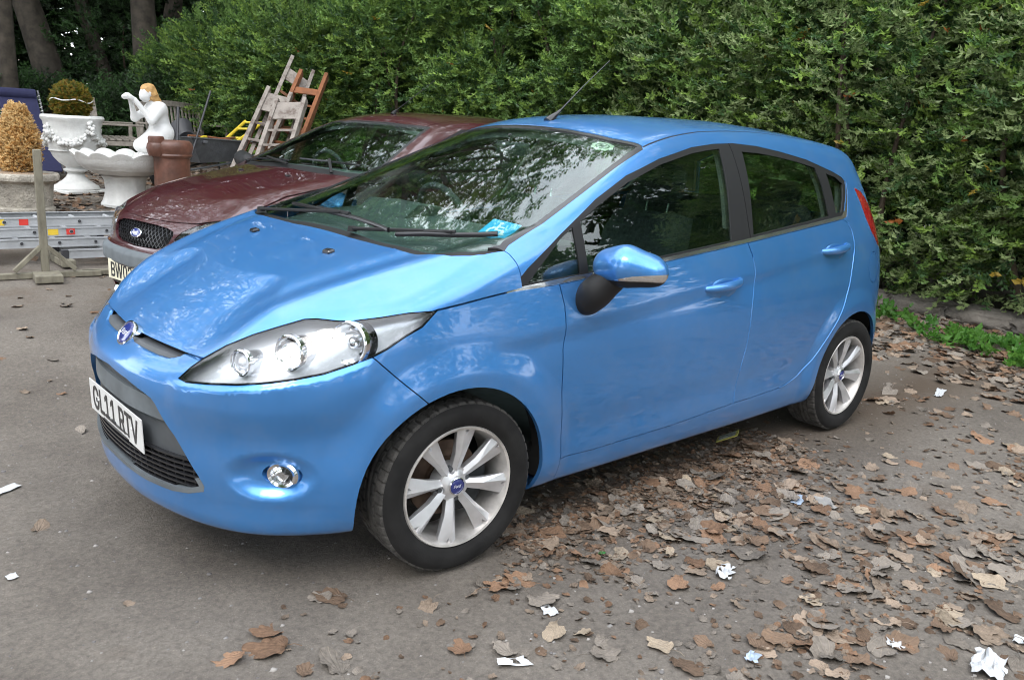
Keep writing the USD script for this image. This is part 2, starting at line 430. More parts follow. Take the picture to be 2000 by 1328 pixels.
# ----------------------------------------------------------------- the blue hatchback: its skin as one field
class BlueCar:
    nose = [(.822, 0), (.820, .1), (.809, .2), (.793, .28), (.772, .36), (.742, .44), (.70, .52), (.645, .595), (.575, .66), (.49, .715), (.39, .76), (.28, .795), (.15, .822), (0, .838)]
    rest = [(-.2, .846), (-.5, .85), (-1.0, .85), (-1.5, .85), (-2.0, .842), (-2.4, .833), (-2.65, .815), (-2.82, .775), (-2.95, .70), (-3.04, .59), (-3.095, .44), (-3.125, .25), (-3.135, 0)]
    def __init__(s):
        half = curve(s.nose + s.rest, 160)
        s.plan = plan_sdf(half, -3.6, 1.3, 1.3)
        s.side = PC([0, .12, .18, .25, .32, .42, .55, .66, .75, .85, .95, 1.1, 1.25, 1.38, 1.46, 1.6], [.10, .07, .052, .026, .012, .006, .002, 0, .004, .018, .042, .105, .18, .265, .335, .5])
        s.frnt = PC([0, .14, .19, .25, .33, .45, .58, .63, .67, .71, .75, .8, .9, 1.2], [.20, .105, .058, .024, .006, .0, .002, .010, .030, .070, .125, .20, .36, .8])
        s.rear = PC([0, .2, .35, .5, .7, .85, 1.0, 1.15, 1.3, 1.4, 1.5, 1.7], [.12, .05, .01, 0, .004, .02, .06, .125, .20, .25, .29, .4])
        s.zc = PC([-.9, -.3, -.1, .03, .17, .3, .4, .5, .6, .66, .7, .74, .78, 1.0], [1.25, 1.10, 1.052, 1.02, .984, .945, .911, .871, .818, .778, .745, .70, .64, .2])
        s.yr = PC([-1, -.19, .1, .4, .6, .72, 1.0], [.76, .705, .648, .56, .490, .435, .40])
        s.slope = PC([-1, -.2, .1, .3, .4, .5, .6, .7, 1], [.62, .62, .58, .47, .48, .60, .68, .66, .6])
        s.roofc = PC([-3.4, -3.0, -2.85, -2.6, -2.35, -1.9, -1.5, -1.1, -.92, -.6, 0], [1.30, 1.405, 1.432, 1.468, 1.490, 1.509, 1.505, 1.478, 1.452, 1.39, 1.2])
        s.crease = PC([-3.3, -2.6, -2.1, -1.5, -.95, -.4, .1], [1.0, .945, .91, .857, .810, .757, .72])
    def hood(s, x, y):
        a, x = np.abs(y), np.clip(x, -.4, 1.0)
        yr = s.yr(x)
        z = s.zc(x) - .012 * (1 - np.clip(a / yr, 0, 1) ** 2) * 0 - s.slope(x) * softpos(a - yr, .035)
        return z - .007 * np.exp(-((a - yr + .09) / .05) ** 2) * sstep(.75, .5, x)
    def screen(s, x, y):
        return 1.043 - .429 * x - y * y * np.clip(.154 + .127 * (-.187 - x) / .837, .1, .3)
    def roof(s, x, y):
        a, x = np.abs(y), np.clip(x, -3.4, 0)
        return s.roofc(x) - .055 * (a / .53) ** 2.4
    def top(s, x, y):
        g = softmin(s.screen(x, y), s.roof(x, y), .035)
        return np.maximum(s.hood(x, y), g)
    def flare(s, x, z, a):
        out = 0
        for cx, R0, R1, amp in ((0.0, .33, .485, .020), (-2.489, .33, .46, .016)):
            r = np.hypot(x - cx, z - .29)
            out = out + amp * sstep(R1, R0 + .04, r) * sstep(.12, .3, z)
        return out
    def __call__(s, p):
        x, y, z = p[:, 0], p[:, 1], p[:, 2]
        a = np.abs(y)
        wf = sstep(.60, .28, a) * sstep(.1, .45, x)
        wr = sstep(-2.5, -2.95, x)
        zz = np.clip(z, 0, 1.6)
        ins = s.side(zz) * (1 - wf) * (1 - wr) + s.frnt(np.clip(zz, 0, 1.2)) * wf + s.rear(zz) * wr
        # door crease: a soft shoulder with a hollow under it
        t = z - s.crease(np.clip(x, -3.3, .1))
        side = sstep(.25, -.35, x) * sstep(-2.75, -2.2, x)
        ins = ins + side * (.0095 * sstep(.03, -.04, t) * np.exp(-np.clip(-t, 0, 1) / .13))
        # ridge low on the doors
        lo = (z - (.395 - .02 * np.clip(x + 1.2, -2, 2)))
        ins = ins + side * sstep(-.2, -.45, x) * sstep(-2.3, -1.9, x) * .008 * np.exp(-(lo / .07) ** 2)
        ins = ins - s.flare(x, z, a)
        ins = ins + (1 - wf) * sstep(.2, .5, x) * .28 * softpos(z - .69, .04)
        # lower lip and fog lamp dish of the front bumper
        d = s.plan(x, y) + ins
        fog = np.sqrt(((x - .575) / .14) ** 2 + ((z - .392) / .08) ** 2 + ((a - .64) / .16) ** 2)
        d = d + .030 * sstep(1.0, .35, fog)
        # bumper: a fold under the lamps and a lip along the bottom edge
        nose = sstep(.2, .5, x)
        zl = np.interp(x, [.2, .315, .45, .58, .69, .74], [.80, .752, .707, .680, .659, .652])
        d = d - .011 * sstep(.28, .36, x) * sstep(.34, .44, a) * sstep(.004, -.016, z - zl) * sstep(-.20, -.06, z - zl)
        d = d + nose * (.010 * sstep(.60, .50, z) * sstep(.36, .5, z) * sstep(.30, .5, a) - .014 * sstep(.30, .20, z))
        # upper beltline shoulder
        h = (z - s.top(x, y)) * .9
        r = .045 + .02 * sstep(.3, .6, x)
        f = rmax(d, h, r)
        f = rmax(f, (.185 + .0 * x - z), .03)
        return f
# ----------------------------------------------------------------- wheels
def lay(v):
    """wheel meshes are turned about z; lay the axle along +y (outer face towards +y)"""
    v = np.asarray(v)
    return np.stack([v[:, 0], v[:, 2], -v[:, 1]], 1) * [1, 1, 1]

def wheel_meshes(R=.290, lip=.2075, W=.195, nsp=8, phase=0.0):
    h = W / 2
    out = {}
    # tyre: sidewalls and tread as separate meshes
    side = [(lip - .006, h - .020), (lip + .004, h - .014), (lip + .016, h - .004), (lip + .030, h + .0015), (R - .030, h + .001), (R - .018, h - .006), (R - .009, h - .014)]
    n = 300
    tre = [(R - .009, h - .014)]
    zs = np.linspace(h - .020, -h + .020, 34)
    for z in zs:
        r = R - .0045 * (abs(z) / h) ** 4
        if min(abs(abs(z) - .040), abs(abs(z) - .014)) < .0042: r -= .007
        tre.append((r, z))
    tre.append((R - .009, -h + .014))
    zz = np.array([t[1] for t in tre])
    def wob(a, i):
        k = np.floor(a / (2 * np.pi) * n + .5).astype(int)
        edge = (np.abs(zz[i]) > .045) & (np.abs(zz[i]) < h - .012)
        mid = (np.abs(zz[i]) < .036) & (np.abs(zz[i]) > .018)
        g = np.where(edge & (k % 6 == 0), .979, 1.0) * np.where(mid & ((k + 3) % 6 == 0), .984, 1.0)
        return g
    tv, tf = lathe(tre, n, wob)
    back = [(r, -z) for r, z in side[::-1]]
    sv = join(lathe(side, 96), lathe(back, 96))
    out["tyre_wall"] = (lay(sv[0]), sv[1][:, ::-1] if False else sv[1])
    out["tread"] = (lay(tv), tf)
    bar = [(lip - .004, h - .022), (lip, h - .0175), (lip - .004, h - .0125), (lip - .011, h - .015), (lip - .016, h - .032), (lip - .023, h - .06), (lip - .028, -.03), (lip - .02, -h + .02), (lip, -h + .018)]
    b = lathe(bar, 96); out["barrel"] = (lay(b[0]), b[1])
    # spokes: a ridged blade that widens towards the lip
    sp = []
    r0, r1, r2 = .034, .105, lip - .012
    zc, zm, ze = h - .040, h - .026, h - .020
    for k in range(nsp):
        a = phase + 2 * np.pi * k / nsp
        P = []
        for r, w, z, rid in ((r0, .0150, zc - .004, .003), (r1, .0200, zm - .002, .007), (r2, .0370, ze, .014)):
            P += [(r, -w, z - .012), (r, w, z - .012), (r, rid, z), (r, -w * .7, z - .04), (r, w * .7, z - .04)]
        m = Manifold.batch_hull([Manifold.hull_points(np.array(P[:10], float)), Manifold.hull_points(np.array(P[5:], float))]) if False else Manifold.hull_points(np.array(P[:10], float)) + Manifold.hull_points(np.array(P[5:], float))
        notch = Manifold.hull_points(np.array([(r2 + .004, -.016, ze + .008), (r2 + .004, .014, ze + .008), (r2 - .034, .004, ze + .006), (r2 + .004, 0, ze - .024)], float))
        m = (m - notch).rotate([0, 0, math.degrees(a)])
        sp.append(m)
    out["spokes"] = [(lay(arr(m)[0]), arr(m)[1]) for m in sp]
    hub = Manifold.cylinder(.045, .068, .058, 48).translate([0, 0, h - .092]) + Manifold.cylinder(.014, .052, .034, 48).translate([0, 0, h - .0475])
    bolts = []
    for k in range(4):
        a = phase + np.pi / 8 + np.pi / 2 * k
        c = [.054 * np.cos(a), .054 * np.sin(a), 0]
        hub = hub - Manifold.cylinder(.1, .0135, .0135, 20).translate([c[0], c[1], h - .068])
        bm = Manifold.cylinder(.022, .0095, .0088, 6).translate([c[0], c[1], h - .070])
        bolts.append((lay(arr(bm)[0]), arr(bm)[1]))
    out["hub"] = (lay(arr(hub)[0]), arr(hub)[1]); out["bolts"] = bolts
    ring = lathe([(.0295, h - .034), (.0295, h - .028), (.0265, h - .026), (.0255, h - .029)], 40); out["cap_ring"] = (lay(ring[0]), ring[1])
    cap = lathe([(.0262, h - .030), (.020, h - .0262), (.010, h - .0252), (.0001, h - .025)], 40); out["cap"] = (lay(cap[0]), cap[1])
    d = lathe([(.0, -.004), (.07, -.004), (.072, -.018), (.130, -.018), (.130, -.04), (.07, -.04)], 60); out["disc"] = (lay(d[0]), d[1])
    cal = Manifold.cylinder(.07, .155, .155, 40).translate([0, 0, -.065]) - Manifold.cylinder(.2, .085, .085, 40).translate([0, 0, -.1])
    cal = cal ^ Manifold.cube([.2, .15, .3]).translate([-.2, -.03, -.15]); out["caliper"] = (lay(arr(cal)[0]), arr(cal)[1])
    return out

def emblem_text(text, height, depth=.001):
    t = meshkit.text_mesh(text, height, depth, bold=True)
    v = np.array(t.vertices); v[:, :2] -= (v[:, :2].max(0) + v[:, :2].min(0)) / 2
    v[:, 0] += v[:, 1] * .3
    return v, np.array(t.faces)

def add_wheel(car, x, y, z, steer, side, W, R, silver="alloy", label=None, script=True):
    """tyre > tread; rim > spokes, hub, bolts, cap"""
    def put(m):
        v, f = m
        v = np.array(v)
        if side < 0: v = v * [1, -1, 1]; f = f[:, ::-1]
        v = rot(v, [0, 0, 1], steer) + [x, y, z]
        v[:, 2] = np.maximum(v[:, 2], .002)
        return v, f
    w = part("wheel", put(W["barrel"]), M["rim_in"], car, smooth=40, label=label)
    part("tyre", put(W["tyre_wall"]), M["rubber"], w, smooth=50)
    part("tread", put(W["tread"]), M["tread"], w, smooth=25)
    for s_ in W["spokes"]: part("spoke", put(s_), M[silver], w, smooth=12)
    part("hub", put(W["hub"]), M[silver], w, smooth=30)
    for b in W["bolts"]: part("bolt", put(b), M["grey_plastic"], w)
    part("cap_ring", put(W["cap_ring"]), M["chrome"], w, smooth=40)
    part("cap", put(W["cap"]), M["badge"], w, smooth=40)
    if script:
        v, f = emblem_text("Ford", .009, .0006)
        h = .0975
        v = np.stack([-v[:, 0], v[:, 2] + h - .0256, v[:, 1]], 1)
        part("cap_script", put((v, f)), M["silverprint"], w)
    part("brake_disc", put(W["disc"]), M["disc"], w, smooth=30)
    part("caliper", put(W["caliper"]), M["cabin"], w, smooth=30)
    return w

# ----------------------------------------------------------------- the blue hatchback
def sym(poly):
    """closed (y, z) outline from its y >= 0 half, listed from the centre line round to the centre line"""
    p = np.asarray(poly, float)
    return np.vstack([p, p[::-1] * [-1, 1]])

def oblique(d):
    d = np.asarray(d, float); d /= np.linalg.norm(d)
    u = np.cross([0, 0, 1.0], d); u /= np.linalg.norm(u); v = np.cross(d, u)
    return u, v, d

def oblique_prism(pts3, d, back, front, grow=0.0):
    """prism along d through a 3D outline"""
    u, v, d = oblique(d)
    p = np.asarray(pts3, float); c = p.mean(0)
    q = np.stack([(p - c) @ u, (p - c) @ v], 1)
    q = inset(q, grow) if grow else q
    m = prism(q, "z", -back, front)
    return m.transform(np.column_stack([u, v, d, c]))

def build_blue_car():
    F = BlueCar()
    lo, hi = (-3.26, -.97, .1), (.96, .97, 1.62)
    def L(level, h): return solid(*level_mesh(F, lo, hi, h, level))
    B0, B1 = L(0, .0125), L(-.016, .018)
    S = B0 - B1
    B2 = L(-.032, .025)
    car = thing("blue_car", "shiny light blue five-door hatchback with silver alloy wheels", "car")
    def skin(name, man, m, parent=car, label=None, levels=(0.0, -.016)):
        if man.num_tri() == 0:
            print("empty", name); return None
        return part(name, skin_mesh(man, F, levels), M[m], parent, label=label)

    far = 2.0
    arch = prism([(.02 + .347 * math.cos(a), .285 + .347 * math.sin(a)) for a in np.linspace(0, 2 * np.pi, 64, endpoint=False)], "y", .40, far) \
         + prism([(-2.491 + .338 * math.cos(a), .287 + .338 * math.sin(a)) for a in np.linspace(0, 2 * np.pi, 64, endpoint=False)], "y", .40, far)
    arches = arch + mirror_y(arch)
    S = S - arches
    # lamps
    hl = np.array([(0.741, 0.395, 0.655), (0.710, 0.413, 0.690), (0.677, 0.437, 0.721), (0.630, 0.478, 0.760), (0.569, 0.533, 0.799), (0.504, 0.581, 0.828), (0.451, 0.616, 0.849), (0.424, 0.642, 0.853), (0.381, 0.687, 0.851), (0.349, 0.712, 0.853), (0.279, 0.752, 0.864), (0.200, 0.780, 0.875), (0.110, 0.804, 0.877), (0.165, 0.805, 0.831), (0.220, 0.798, 0.806), (0.275, 0.786, 0.772), (0.315, 0.774, 0.752), (0.373, 0.754, 0.731), (0.448, 0.726, 0.707), (0.518, 0.691, 0.692), (0.582, 0.648, 0.680), (0.641, 0.593, 0.670), (0.692, 0.519, 0.660), (0.732, 0.434, 0.650)])
    hd = (1.12, 2.12, .66)
    HL = oblique_prism(hl, hd, .30, .35)
    hl_box_lo, hl_box_hi = (.0, .28, .55), (.9, .92, .98)
    # panel outlines in side view (x, z)
    zl = [(-.30, .930), (-.18, .9135), (-.07, .901), (.028, .888), (.110, .877), (.40, .80), (.62, .735), (.69, .7115), (1.2, .7115)]
    rear_edge = [(0, .050), (.148, .050), (.43, .050), (.52, .044), (.59, .031), (.65, .006), (.689, -.024), (.720, -.075), (.737, -.117), (.750, -.190), (.762, -.202), (.800, -.222), (.95, -.232)]
    top_poly = [(x, y) for y, x in rear_edge] + [(1.2, .95), (1.2, -.95)] + [(x, -y) for y, x in rear_edge[::-1][:-1]]
    bonnet_cut = prism(zl + [(1.2, 1.4), (-.3, 1.4)], "y", -far, far) ^ prism(top_poly, "z", .5, 1.4)
    slot = sym([(0, .7105), (.2, .7115), (.3, .7112), (.342, .7125), (.334, .703), (.316, .696), (.290, .688), (.231, .6865), (0, .690)])
    grille = sym([(0, .612), (.151, .603), (.259, .584), (.295, .575), (.315, .562), (.350, .522), (.391, .480), (.440, .413), (.471, .371), (.486, .340), (.482, .322), (.428, .303), (.358, .293), (.234, .290), (.1, .295), (0, .298)])
    SLOT, GR = prism(slot, "x", .55, 1.2), prism(grille, "x", .55, 1.2)
    Aline = [(-.372, .930), (-.384, .921), (-.401, .846), (-.405, .753), (-.397, .70), (-.403, .549), (-.424, .296)]
    Bline = [(-1.514, 1.010), (-1.535, .945), (-1.543, .876), (-1.524, .752), (-1.511, .577), (-1.495, .49), (-1.486, .396), (-1.482, .316)]
    Cline = [(-2.392, 1.080), (-2.430, 1.058), (-2.453, 1.018), (-2.452, .954), (-2.412, .840), (-2.373, .737), (-2.285, .616), (-2.165, .496), (-2.069, .400), (-1.966, .348), (-1.852, .325)]
    belt = [(-.170, .907), (-.391, .922), (-.955, .962), (-1.514, 1.007), (-2.43, 1.080)]
    belt_top = [(-.150, .922), (-.394, .939), (-.959, .977), (-1.521, 1.023), (-2.385, 1.096)]
    split = [(.160, .603), (.216, .654), (.273, .709), (.319, .754), (.36, .80)]
    bumper_poly = [(.12, .0), (1.2, .0), (1.2, .7115), (.69, .7115), (.62, .735), (.40, .80)] + split[::-1] + [(.12, .57)]
    wing_poly = [(.12, .57)] + split + [(.40, .80), (.110, .877), (.028, .888), (-.07, .901), (-.18, .9135)] + Aline[1:] + [(-.43, .12), (.12, .12)]
    fdoor = Aline[1:] + [(-.59, .289), (-1.06, .295)] + Bline[::-1][:-1] + belt[1:4][::-1]
    rdoor = Bline + [(-1.502, .315)] + Cline[::-1] + [belt[3]]
    rdoor = [belt[3]] + Bline[1:] + [(-1.60, .317)] + Cline[::-1][:-1] + [(-2.392, 1.078)]
    dlo = [(-.160, .914), (-.255, .981), (-.436, 1.080), (-.656, 1.189), (-.858, 1.270), (-1.082, 1.333), (-1.332, 1.383), (-1.50, 1.401), (-1.656, 1.408), (-1.83, 1.401), (-2.009, 1.382), (-2.222, 1.351), (-2.441, 1.296), (-2.515, 1.272), (-2.533, 1.252), (-2.504, 1.200), (-2.443, 1.135), (-2.395, 1.083), (-1.521, 1.010), (-.959, .9635), (-.394, .9235)]
    fglass = [(-.530, .950), (-.545, 1.115), (-.651, 1.165), (-.849, 1.245), (-1.081, 1.312), (-1.312, 1.358), (-1.42, 1.372), (-1.528, 1.382), (-1.46, 1.18), (-1.405, 1.018)]
    qglass = [(-.245, .932), (-.300, .975), (-.422, 1.060), (-.500, 1.100), (-.490, .947)]
    rglass = [(-1.572, 1.034), (-1.63, 1.2), (-1.690, 1.374), (-1.83, 1.370), (-1.975, 1.357), (-2.13, 1.338), (-2.272, 1.314), (-2.28, 1.22), (-2.262, 1.094)]
    rqglass = [(-2.335, 1.105), (-2.352, 1.20), (-2.362, 1.288), (-2.44, 1.272), (-2.497, 1.240), (-2.45, 1.172), (-2.392, 1.108)]
    def side_cut(poly, d=0.0): return prism(inset(poly, d) if d else poly, "y", .30, far)
    wind_side = [(.740, -.214), (.714, -.370), (.663, -.622), (.618, -.834), (.580, -1.030), (.560, -1.040)]
    wind_top = [(.450, -.992), (.311, -.965), (.15, -.948), (0, -.944)]
    hw = [(x, y) for y, x in rear_edge[:10]] + [(x, y) for y, x in wind_side] + [(x, y) for y, x in wind_top]
    wind_poly = hw + [(x, -y) for x, y in hw[::-1]]
    WIND = prism(wind_poly, "z", .95, 1.6)
    ditch = [(-1.042, .572), (-1.254, .537), (-1.471, .507), (-1.693, .489), (-1.90, .481), (-2.10, .482), (-2.4, .487), (-2.74, .492)]
    roof_poly = [(x, y) for y, x in wind_top[::-1]] + [(-1.036, .562)] + ditch + [(-2.74, 0)]
    roof_poly = roof_poly + [(x, -y) for x, y in roof_poly[::-1]]
    ROOF = prism(roof_poly, "z", 1.2, 1.7)
    tail = [(-2.618, 1.222), (-2.70, 1.20), (-2.80, 1.13), (-2.872, 1.04), (-2.92, .93), (-2.86, .90), (-2.77, .94), (-2.695, 1.005), (-2.66, 1.07), (-2.645, 1.14)]
    TL = prism(tail, "y", .42, far)
    R = S
    def take(cut, cut_gap=None):
        nonlocal R
        p = R ^ (cut_gap if cut_gap is not None else cut)
        R = R - cut
        return p
    both = lambda m: m + mirror_y(m)
    R = R - both(HL) - SLOT - GR
    skin("bonnet", take(bonnet_cut, (bonnet_cut ^ bonnet_cut.translate([.004, 0, .0035]))), "blue")
    bump = prism(bumper_poly, "y", -far, far)
    fogc = [np.array([.548, .655, .393])]
    skin("front_bumper", take(bump, prism(inset(bumper_poly, -.0018), "y", -far, far)) - both(Manifold.sphere(.062, 40).scale([1, 1, .56]).translate(list(fogc[0]))), "blue")
    for mir in (lambda m: m, mirror_y):
        skin("front_wing", take(mir(side_cut(wing_poly)), mir(side_cut(wing_poly, -.0018))), "blue")
    doors = []
    for mir in (lambda m: m, mirror_y):
        doors.append(skin("front_door", take(mir(side_cut(fdoor)), mir(side_cut(fdoor, -.0025))), "blue"))
        doors.append(skin("rear_door", take(mir(side_cut(rdoor)), mir(side_cut(rdoor, -.003))), "blue"))
    # glass house
    G0, G1 = L(-.005, .018), L(-.0095, .018)
    T0, T1 = L(-.001, .018), L(-.013, .018)
    Gs, Ts = G0 - G1, T0 - T1
    DLO = side_cut(dlo)
    strip = [(-.150, .9065), (-.391, .9225), (-.955, .9625), (-1.514, 1.0075), (-2.40, 1.079), (-2.44, 1.088), (-2.52, 1.195), (-2.546, 1.252), (-2.535, 1.252), (-2.508, 1.198), (-2.443, 1.125), (-2.392, 1.0935), (-1.521, 1.0225), (-.959, .9765), (-.394, .9385), (-.165, .921)]
    for mir, nm in ((lambda m: m, "l"), (mirror_y, "r")):
        take(mir(DLO) + mir(side_cut(strip)))
        frame = (Ts ^ mir(DLO)) - mir(side_cut(strip))
        for g in (fglass, qglass, rglass, rqglass): frame = frame - mir(side_cut(g))
        mid = prism([(-1.517, .9), (-1.6375, 1.5), (.5, 1.5), (.5, .5)], "y", -far, far)
        skin("front_window_frame", frame ^ mid, "black", levels=(-.001, -.013))
        skin("rear_window_frame", frame - mid.translate([-.004, 0, 0]), "black", levels=(-.001, -.013))
        skin("belt_strip", (L_strip := (Ts ^ mir(side_cut(strip)))), "satin", levels=(-.001, -.013))
        for g, n_ in ((fglass, "front_door_window"), (qglass, "front_quarter_window"), (rglass, "rear_door_window"), (rqglass, "rear_quarter_window")):
            skin(n_, Gs ^ mir(side_cut(g, .012)), "glass", levels=(-.005, -.0095))
    # windscreen, cowl, roof, tail
    take(WIND)
    cowl_edge = [(0, .012), (.30, .012), (.52, .002), (.60, -.018), (.655, -.05), (.70, -.10), (.733, -.17)]
    cowl_half = [(x, y) for y, x in rear_edge[:10]] + [(x, y) for y, x in cowl_edge[::-1]]
    cowl_poly = cowl_half + [(x, -y) for x, y in cowl_half[::-1]]
    COWL = prism(cowl_poly, "z", .95, 1.3)
    C0, C1 = L(-.010, .018), L(-.022, .02)
    skin("cowl_panel", (C0 - C1) ^ COWL, "black", levels=(-.010, -.022))
    inner = inset(wind_poly, -.021)
    skin("windscreen_seal", (Ts ^ WIND) - prism(inner, "z", .9, 1.6) - COWL, "frit", levels=(-.001, -.013))
    skin("windscreen", (Gs ^ prism(inset(wind_poly, -.009), "z", .95, 1.6)) - COWL, "screen", levels=(-.005, -.0095))
    skin("roof", take(ROOF, prism(inset(roof_poly, -.006), "z", 1.2, 1.7)), "blue")
    for s_ in (1, -1):
        p = [F.roof(np.array([x]), np.array([y]))[0] for x, y in ditch]
        skin("roof_ditch_strip", (Ts ^ prism([(x, s_ * (y + .007)) for x, y in ditch] + [(x, s_ * (y - .007)) for x, y in ditch[::-1]], "z", 1.2, 1.7)), "black", levels=(-.001, -.013))
    TLs = both(TL); take(TLs)
    for mir in (lambda m: m, mirror_y):
        skin("tail_lamp", (B0 - C1) ^ mir(TL), "redlens", levels=(0, -.022))
    hatch = prism([(-2.74, .60), (-3.4, .60), (-3.4, 1.6), (-2.74, 1.6)], "y", -.60, .60)
    hatch_g = prism([(-2.75, .606), (-3.4, .606), (-3.4, 1.6), (-2.75, 1.6)], "y", -.597, .597)
    rwin = prism(sym([(0, 1.345), (.40, 1.33), (.50, 1.28), (.55, 1.08), (.50, 1.05), (0, 1.04)]), "x", -3.4, -2.75)
    tg = take(hatch, hatch_g)
    skin("tailgate", tg - rwin, "blue")
    skin("rear_window", Gs ^ rwin, "glass", levels=(-.005, -.0095))
    rb = prism([(-2.83, .0), (-3.4, .0), (-3.4, .60), (-2.9, .60), (-2.80, .56)], "y", -far, far)
    skin("rear_bumper", take(rb, prism(inset([(-2.83, .0), (-3.4, .0), (-3.4, .60), (-2.9, .60), (-2.80, .56)], -.002), "y", -far, far)), "blue")
    flap = prism([(-2.676 + .072 * math.cos(a), .83 + .079 * math.sin(a)) for a in np.linspace(0, 2 * np.pi, 40, endpoint=False)], "y", .3, far)
    flap_i = prism([(-2.676 + .069 * math.cos(a), .83 + .076 * math.sin(a)) for a in np.linspace(0, 2 * np.pi, 40, endpoint=False)], "y", .3, far)
    skin("fuel_flap", take(flap, flap_i), "blue")
    half = prism([(-4, -.001), (2, -.001), (2, 2), (-4, 2)], "z", 0, 2)
    keep = R - prism([(-4, 0), (2, 0), (2, .17), (-4, .17)], "y", -far, far)
    skin("body_side", keep ^ half, "blue"); skin("body_side", keep ^ mirror_y(half), "blue")

    # under the skin: jambs behind the gaps, wheel boxes, linings
    B4 = L(-.05, .025)
    cabin_void = prism([(-.10, .30), (-.10, .93), (-.42, .97), (-.42, 1.6), (-2.98, 1.6), (-2.98, .62), (-2.2, .60), (-2.2, .30)], "y", -.74, .74)
    well = prism([(.02 + .40 * math.cos(a), .285 + .40 * math.sin(a)) for a in np.linspace(0, 2 * np.pi, 48, endpoint=False)], "y", .47, far) \
         + prism([(-2.491 + .38 * math.cos(a), .287 + .38 * math.sin(a)) for a in np.linspace(0, 2 * np.pi, 48, endpoint=False)], "y", .50, far)
    under = (B2 ^ prism([(-4, 0), (2, 0), (2, .925), (-4, .925)], "y", -far, far)) - cabin_void - both(well)
    under = under - prism(inset(grille, .02), "x", .66, 1.2) - prism(inset(slot, .012), "x", .62, 1.2) - both(oblique_prism(hl, hd, .30, .35, .02))
    skin("underbody", under, "dark", levels=(-.032,))
    jam = ((B1 - B2) ^ prism([(-.36, .2), (-.36, 1.0), (-2.6, 1.12), (-2.6, .2)], "y", -far, far)) - arches - prism([(-3, 0), (2, 0), (2, .24), (-3, .24)], "y", -far, far)
    for g in (dlo,): jam = jam - both(side_cut(g, .0))
    jam = jam ^ prism([(-1.40, .2), (-1.40, 1.2), (-2.6, 1.2), (-2.6, .2)], "y", -far, far)
    skin("door_jamb", jam, "blue", levels=(-.016, -.032))
    head = (B2 - B4) ^ prism([(-.9, 1.05), (-.9, 1.6), (-3.2, 1.6), (-3.2, 1.10)], "y", -far, far)
    head = head - WIND - rwin
    for g in (fglass, qglass, rglass, rqglass): head = head - both(side_cut(g, .01))
    skin("roof_lining", head, "lining", levels=(-.032, -.05))
    card = ((B2 - B4) ^ prism([(-.40, .3), (-.40, .92), (-2.4, 1.06), (-2.4, .3)], "y", -far, far)) - arches
    skin("door_lining", card, "cabin", levels=(-.032, -.05))

    # lamps: bowl, reflectors, clear lens
    for mir, sg in ((lambda m: m, 1), (mirror_y, -1)):
        HLi = oblique_prism(hl, hd, .30, .35, -.004); HLj = oblique_prism(hl, hd, .30, .35, -.0062)
        if sg == 1:
            dn = np.array([.62, .68, .39]); dn /= np.linalg.norm(dn)
            near = Manifold.cube([.95, .72, .50]).translate([-.02, .24, .52])
            Bn = B0 ^ near
            lag = lambda d: Bn.translate(list(-dn * d))
            bowl = (lag(.052) - lag(.068)) ^ HLj
            lensm = (Bn - lag(.005)) ^ oblique_prism(hl, hd, .30, .35, -.003)
            seal = (lag(.004) - lag(.068)) ^ (HLi - HLj)
        Fd = lambda p, k=.052: F(p * [1, sg, 1] + dn * k)
        lampt = part("headlight", skin_mesh(mir(bowl), Fd, (0.0,), 3e-3), M["lampsilver"], car)
        skin("headlight_seal", mir(seal), "gloss", lampt, levels=())
        skin("headlight_lens", mir(lensm), "lens", lampt, levels=(0,))
        fwd = np.array([.93, .34, .06]); fwd /= np.linalg.norm(fwd)
        def face(prof, at, n=40, smooth=40):
            v, f = lathe(prof, n)
            u, w, d = oblique(fwd)
            v = v @ np.stack([u, w, d]) + at
            return (v * [1, sg, 1], f if sg > 0 else f[:, ::-1])
        c1, c2, c3 = np.array([.352, .712, .786]), np.array([.500, .632, .758]), np.array([.607, .545, .722])
        part("main_reflector", face([(.002, -.045), (.022, -.040), (.045, -.018), (.056, .012), (.060, .014), (.062, .008), (.060, -.05), (.0, -.06)], c1), M["lampchrome"], lampt, smooth=30)
        part("reflector_ring", face([(.034, -.012), (.038, -.006), (.038, -.03), (.033, -.034)], c1), M["lampchrome"], lampt, smooth=30)
        part("bulb_cover", face([(.0, .006), (.012, .003), (.019, -.008), (.021, -.034)], c1), M["chrome"], lampt, smooth=60)
        part("dip_reflector", face([(.002, -.04), (.02, -.034), (.036, -.014), (.044, .012), (.047, .013), (.048, .008), (.046, -.05), (0, -.055)], c2), M["lampchrome"], lampt, smooth=30)
        part("projector_lens", face([(.0, .010), (.014, .007), (.024, .000), (.030, -.012), (.030, -.03), (0, -.03)], c2), M["lamp_glass"], lampt, smooth=50)
        part("indicator_reflector", face([(.001, -.03), (.018, -.022), (.029, .004), (.031, .006), (.033, .003), (.031, -.06), (0, -.06)], c3), M["lampchrome"], lampt, smooth=30)
        part("indicator_bulb", face([(.0, .012), (.010, .010), (.018, .003), (.022, -.008), (.022, -.02)], c3), M["lampsilver"], lampt, smooth=60)
        for c, q in ((c1, .060), (c2, .047), (c3, .033)):
            part("lamp_ring", face([(q, .013), (q + .003, .015), (q + .0065, .012), (q + .007, -.004), (q + .001, -.006)], c), M["lampchrome"], lampt, smooth=40)
        for k, (c, L_) in enumerate(((c1, .085), (c2, .065))):
            a = c + np.array([-.02, .0, -.058]) + [0, .01, 0]; b = a + np.array([-.11, .05, .012])
            vv, ff = beam(a, b, .012, .004, bevel=.001)
            part("lamp_blade", (vv * [1, sg, 1], ff if sg > 0 else ff[:, ::-1]), M["grey_plastic"], lampt)
        # fog lamp in its dish
        c = fogc[0] + [-.018, -.016, 0]
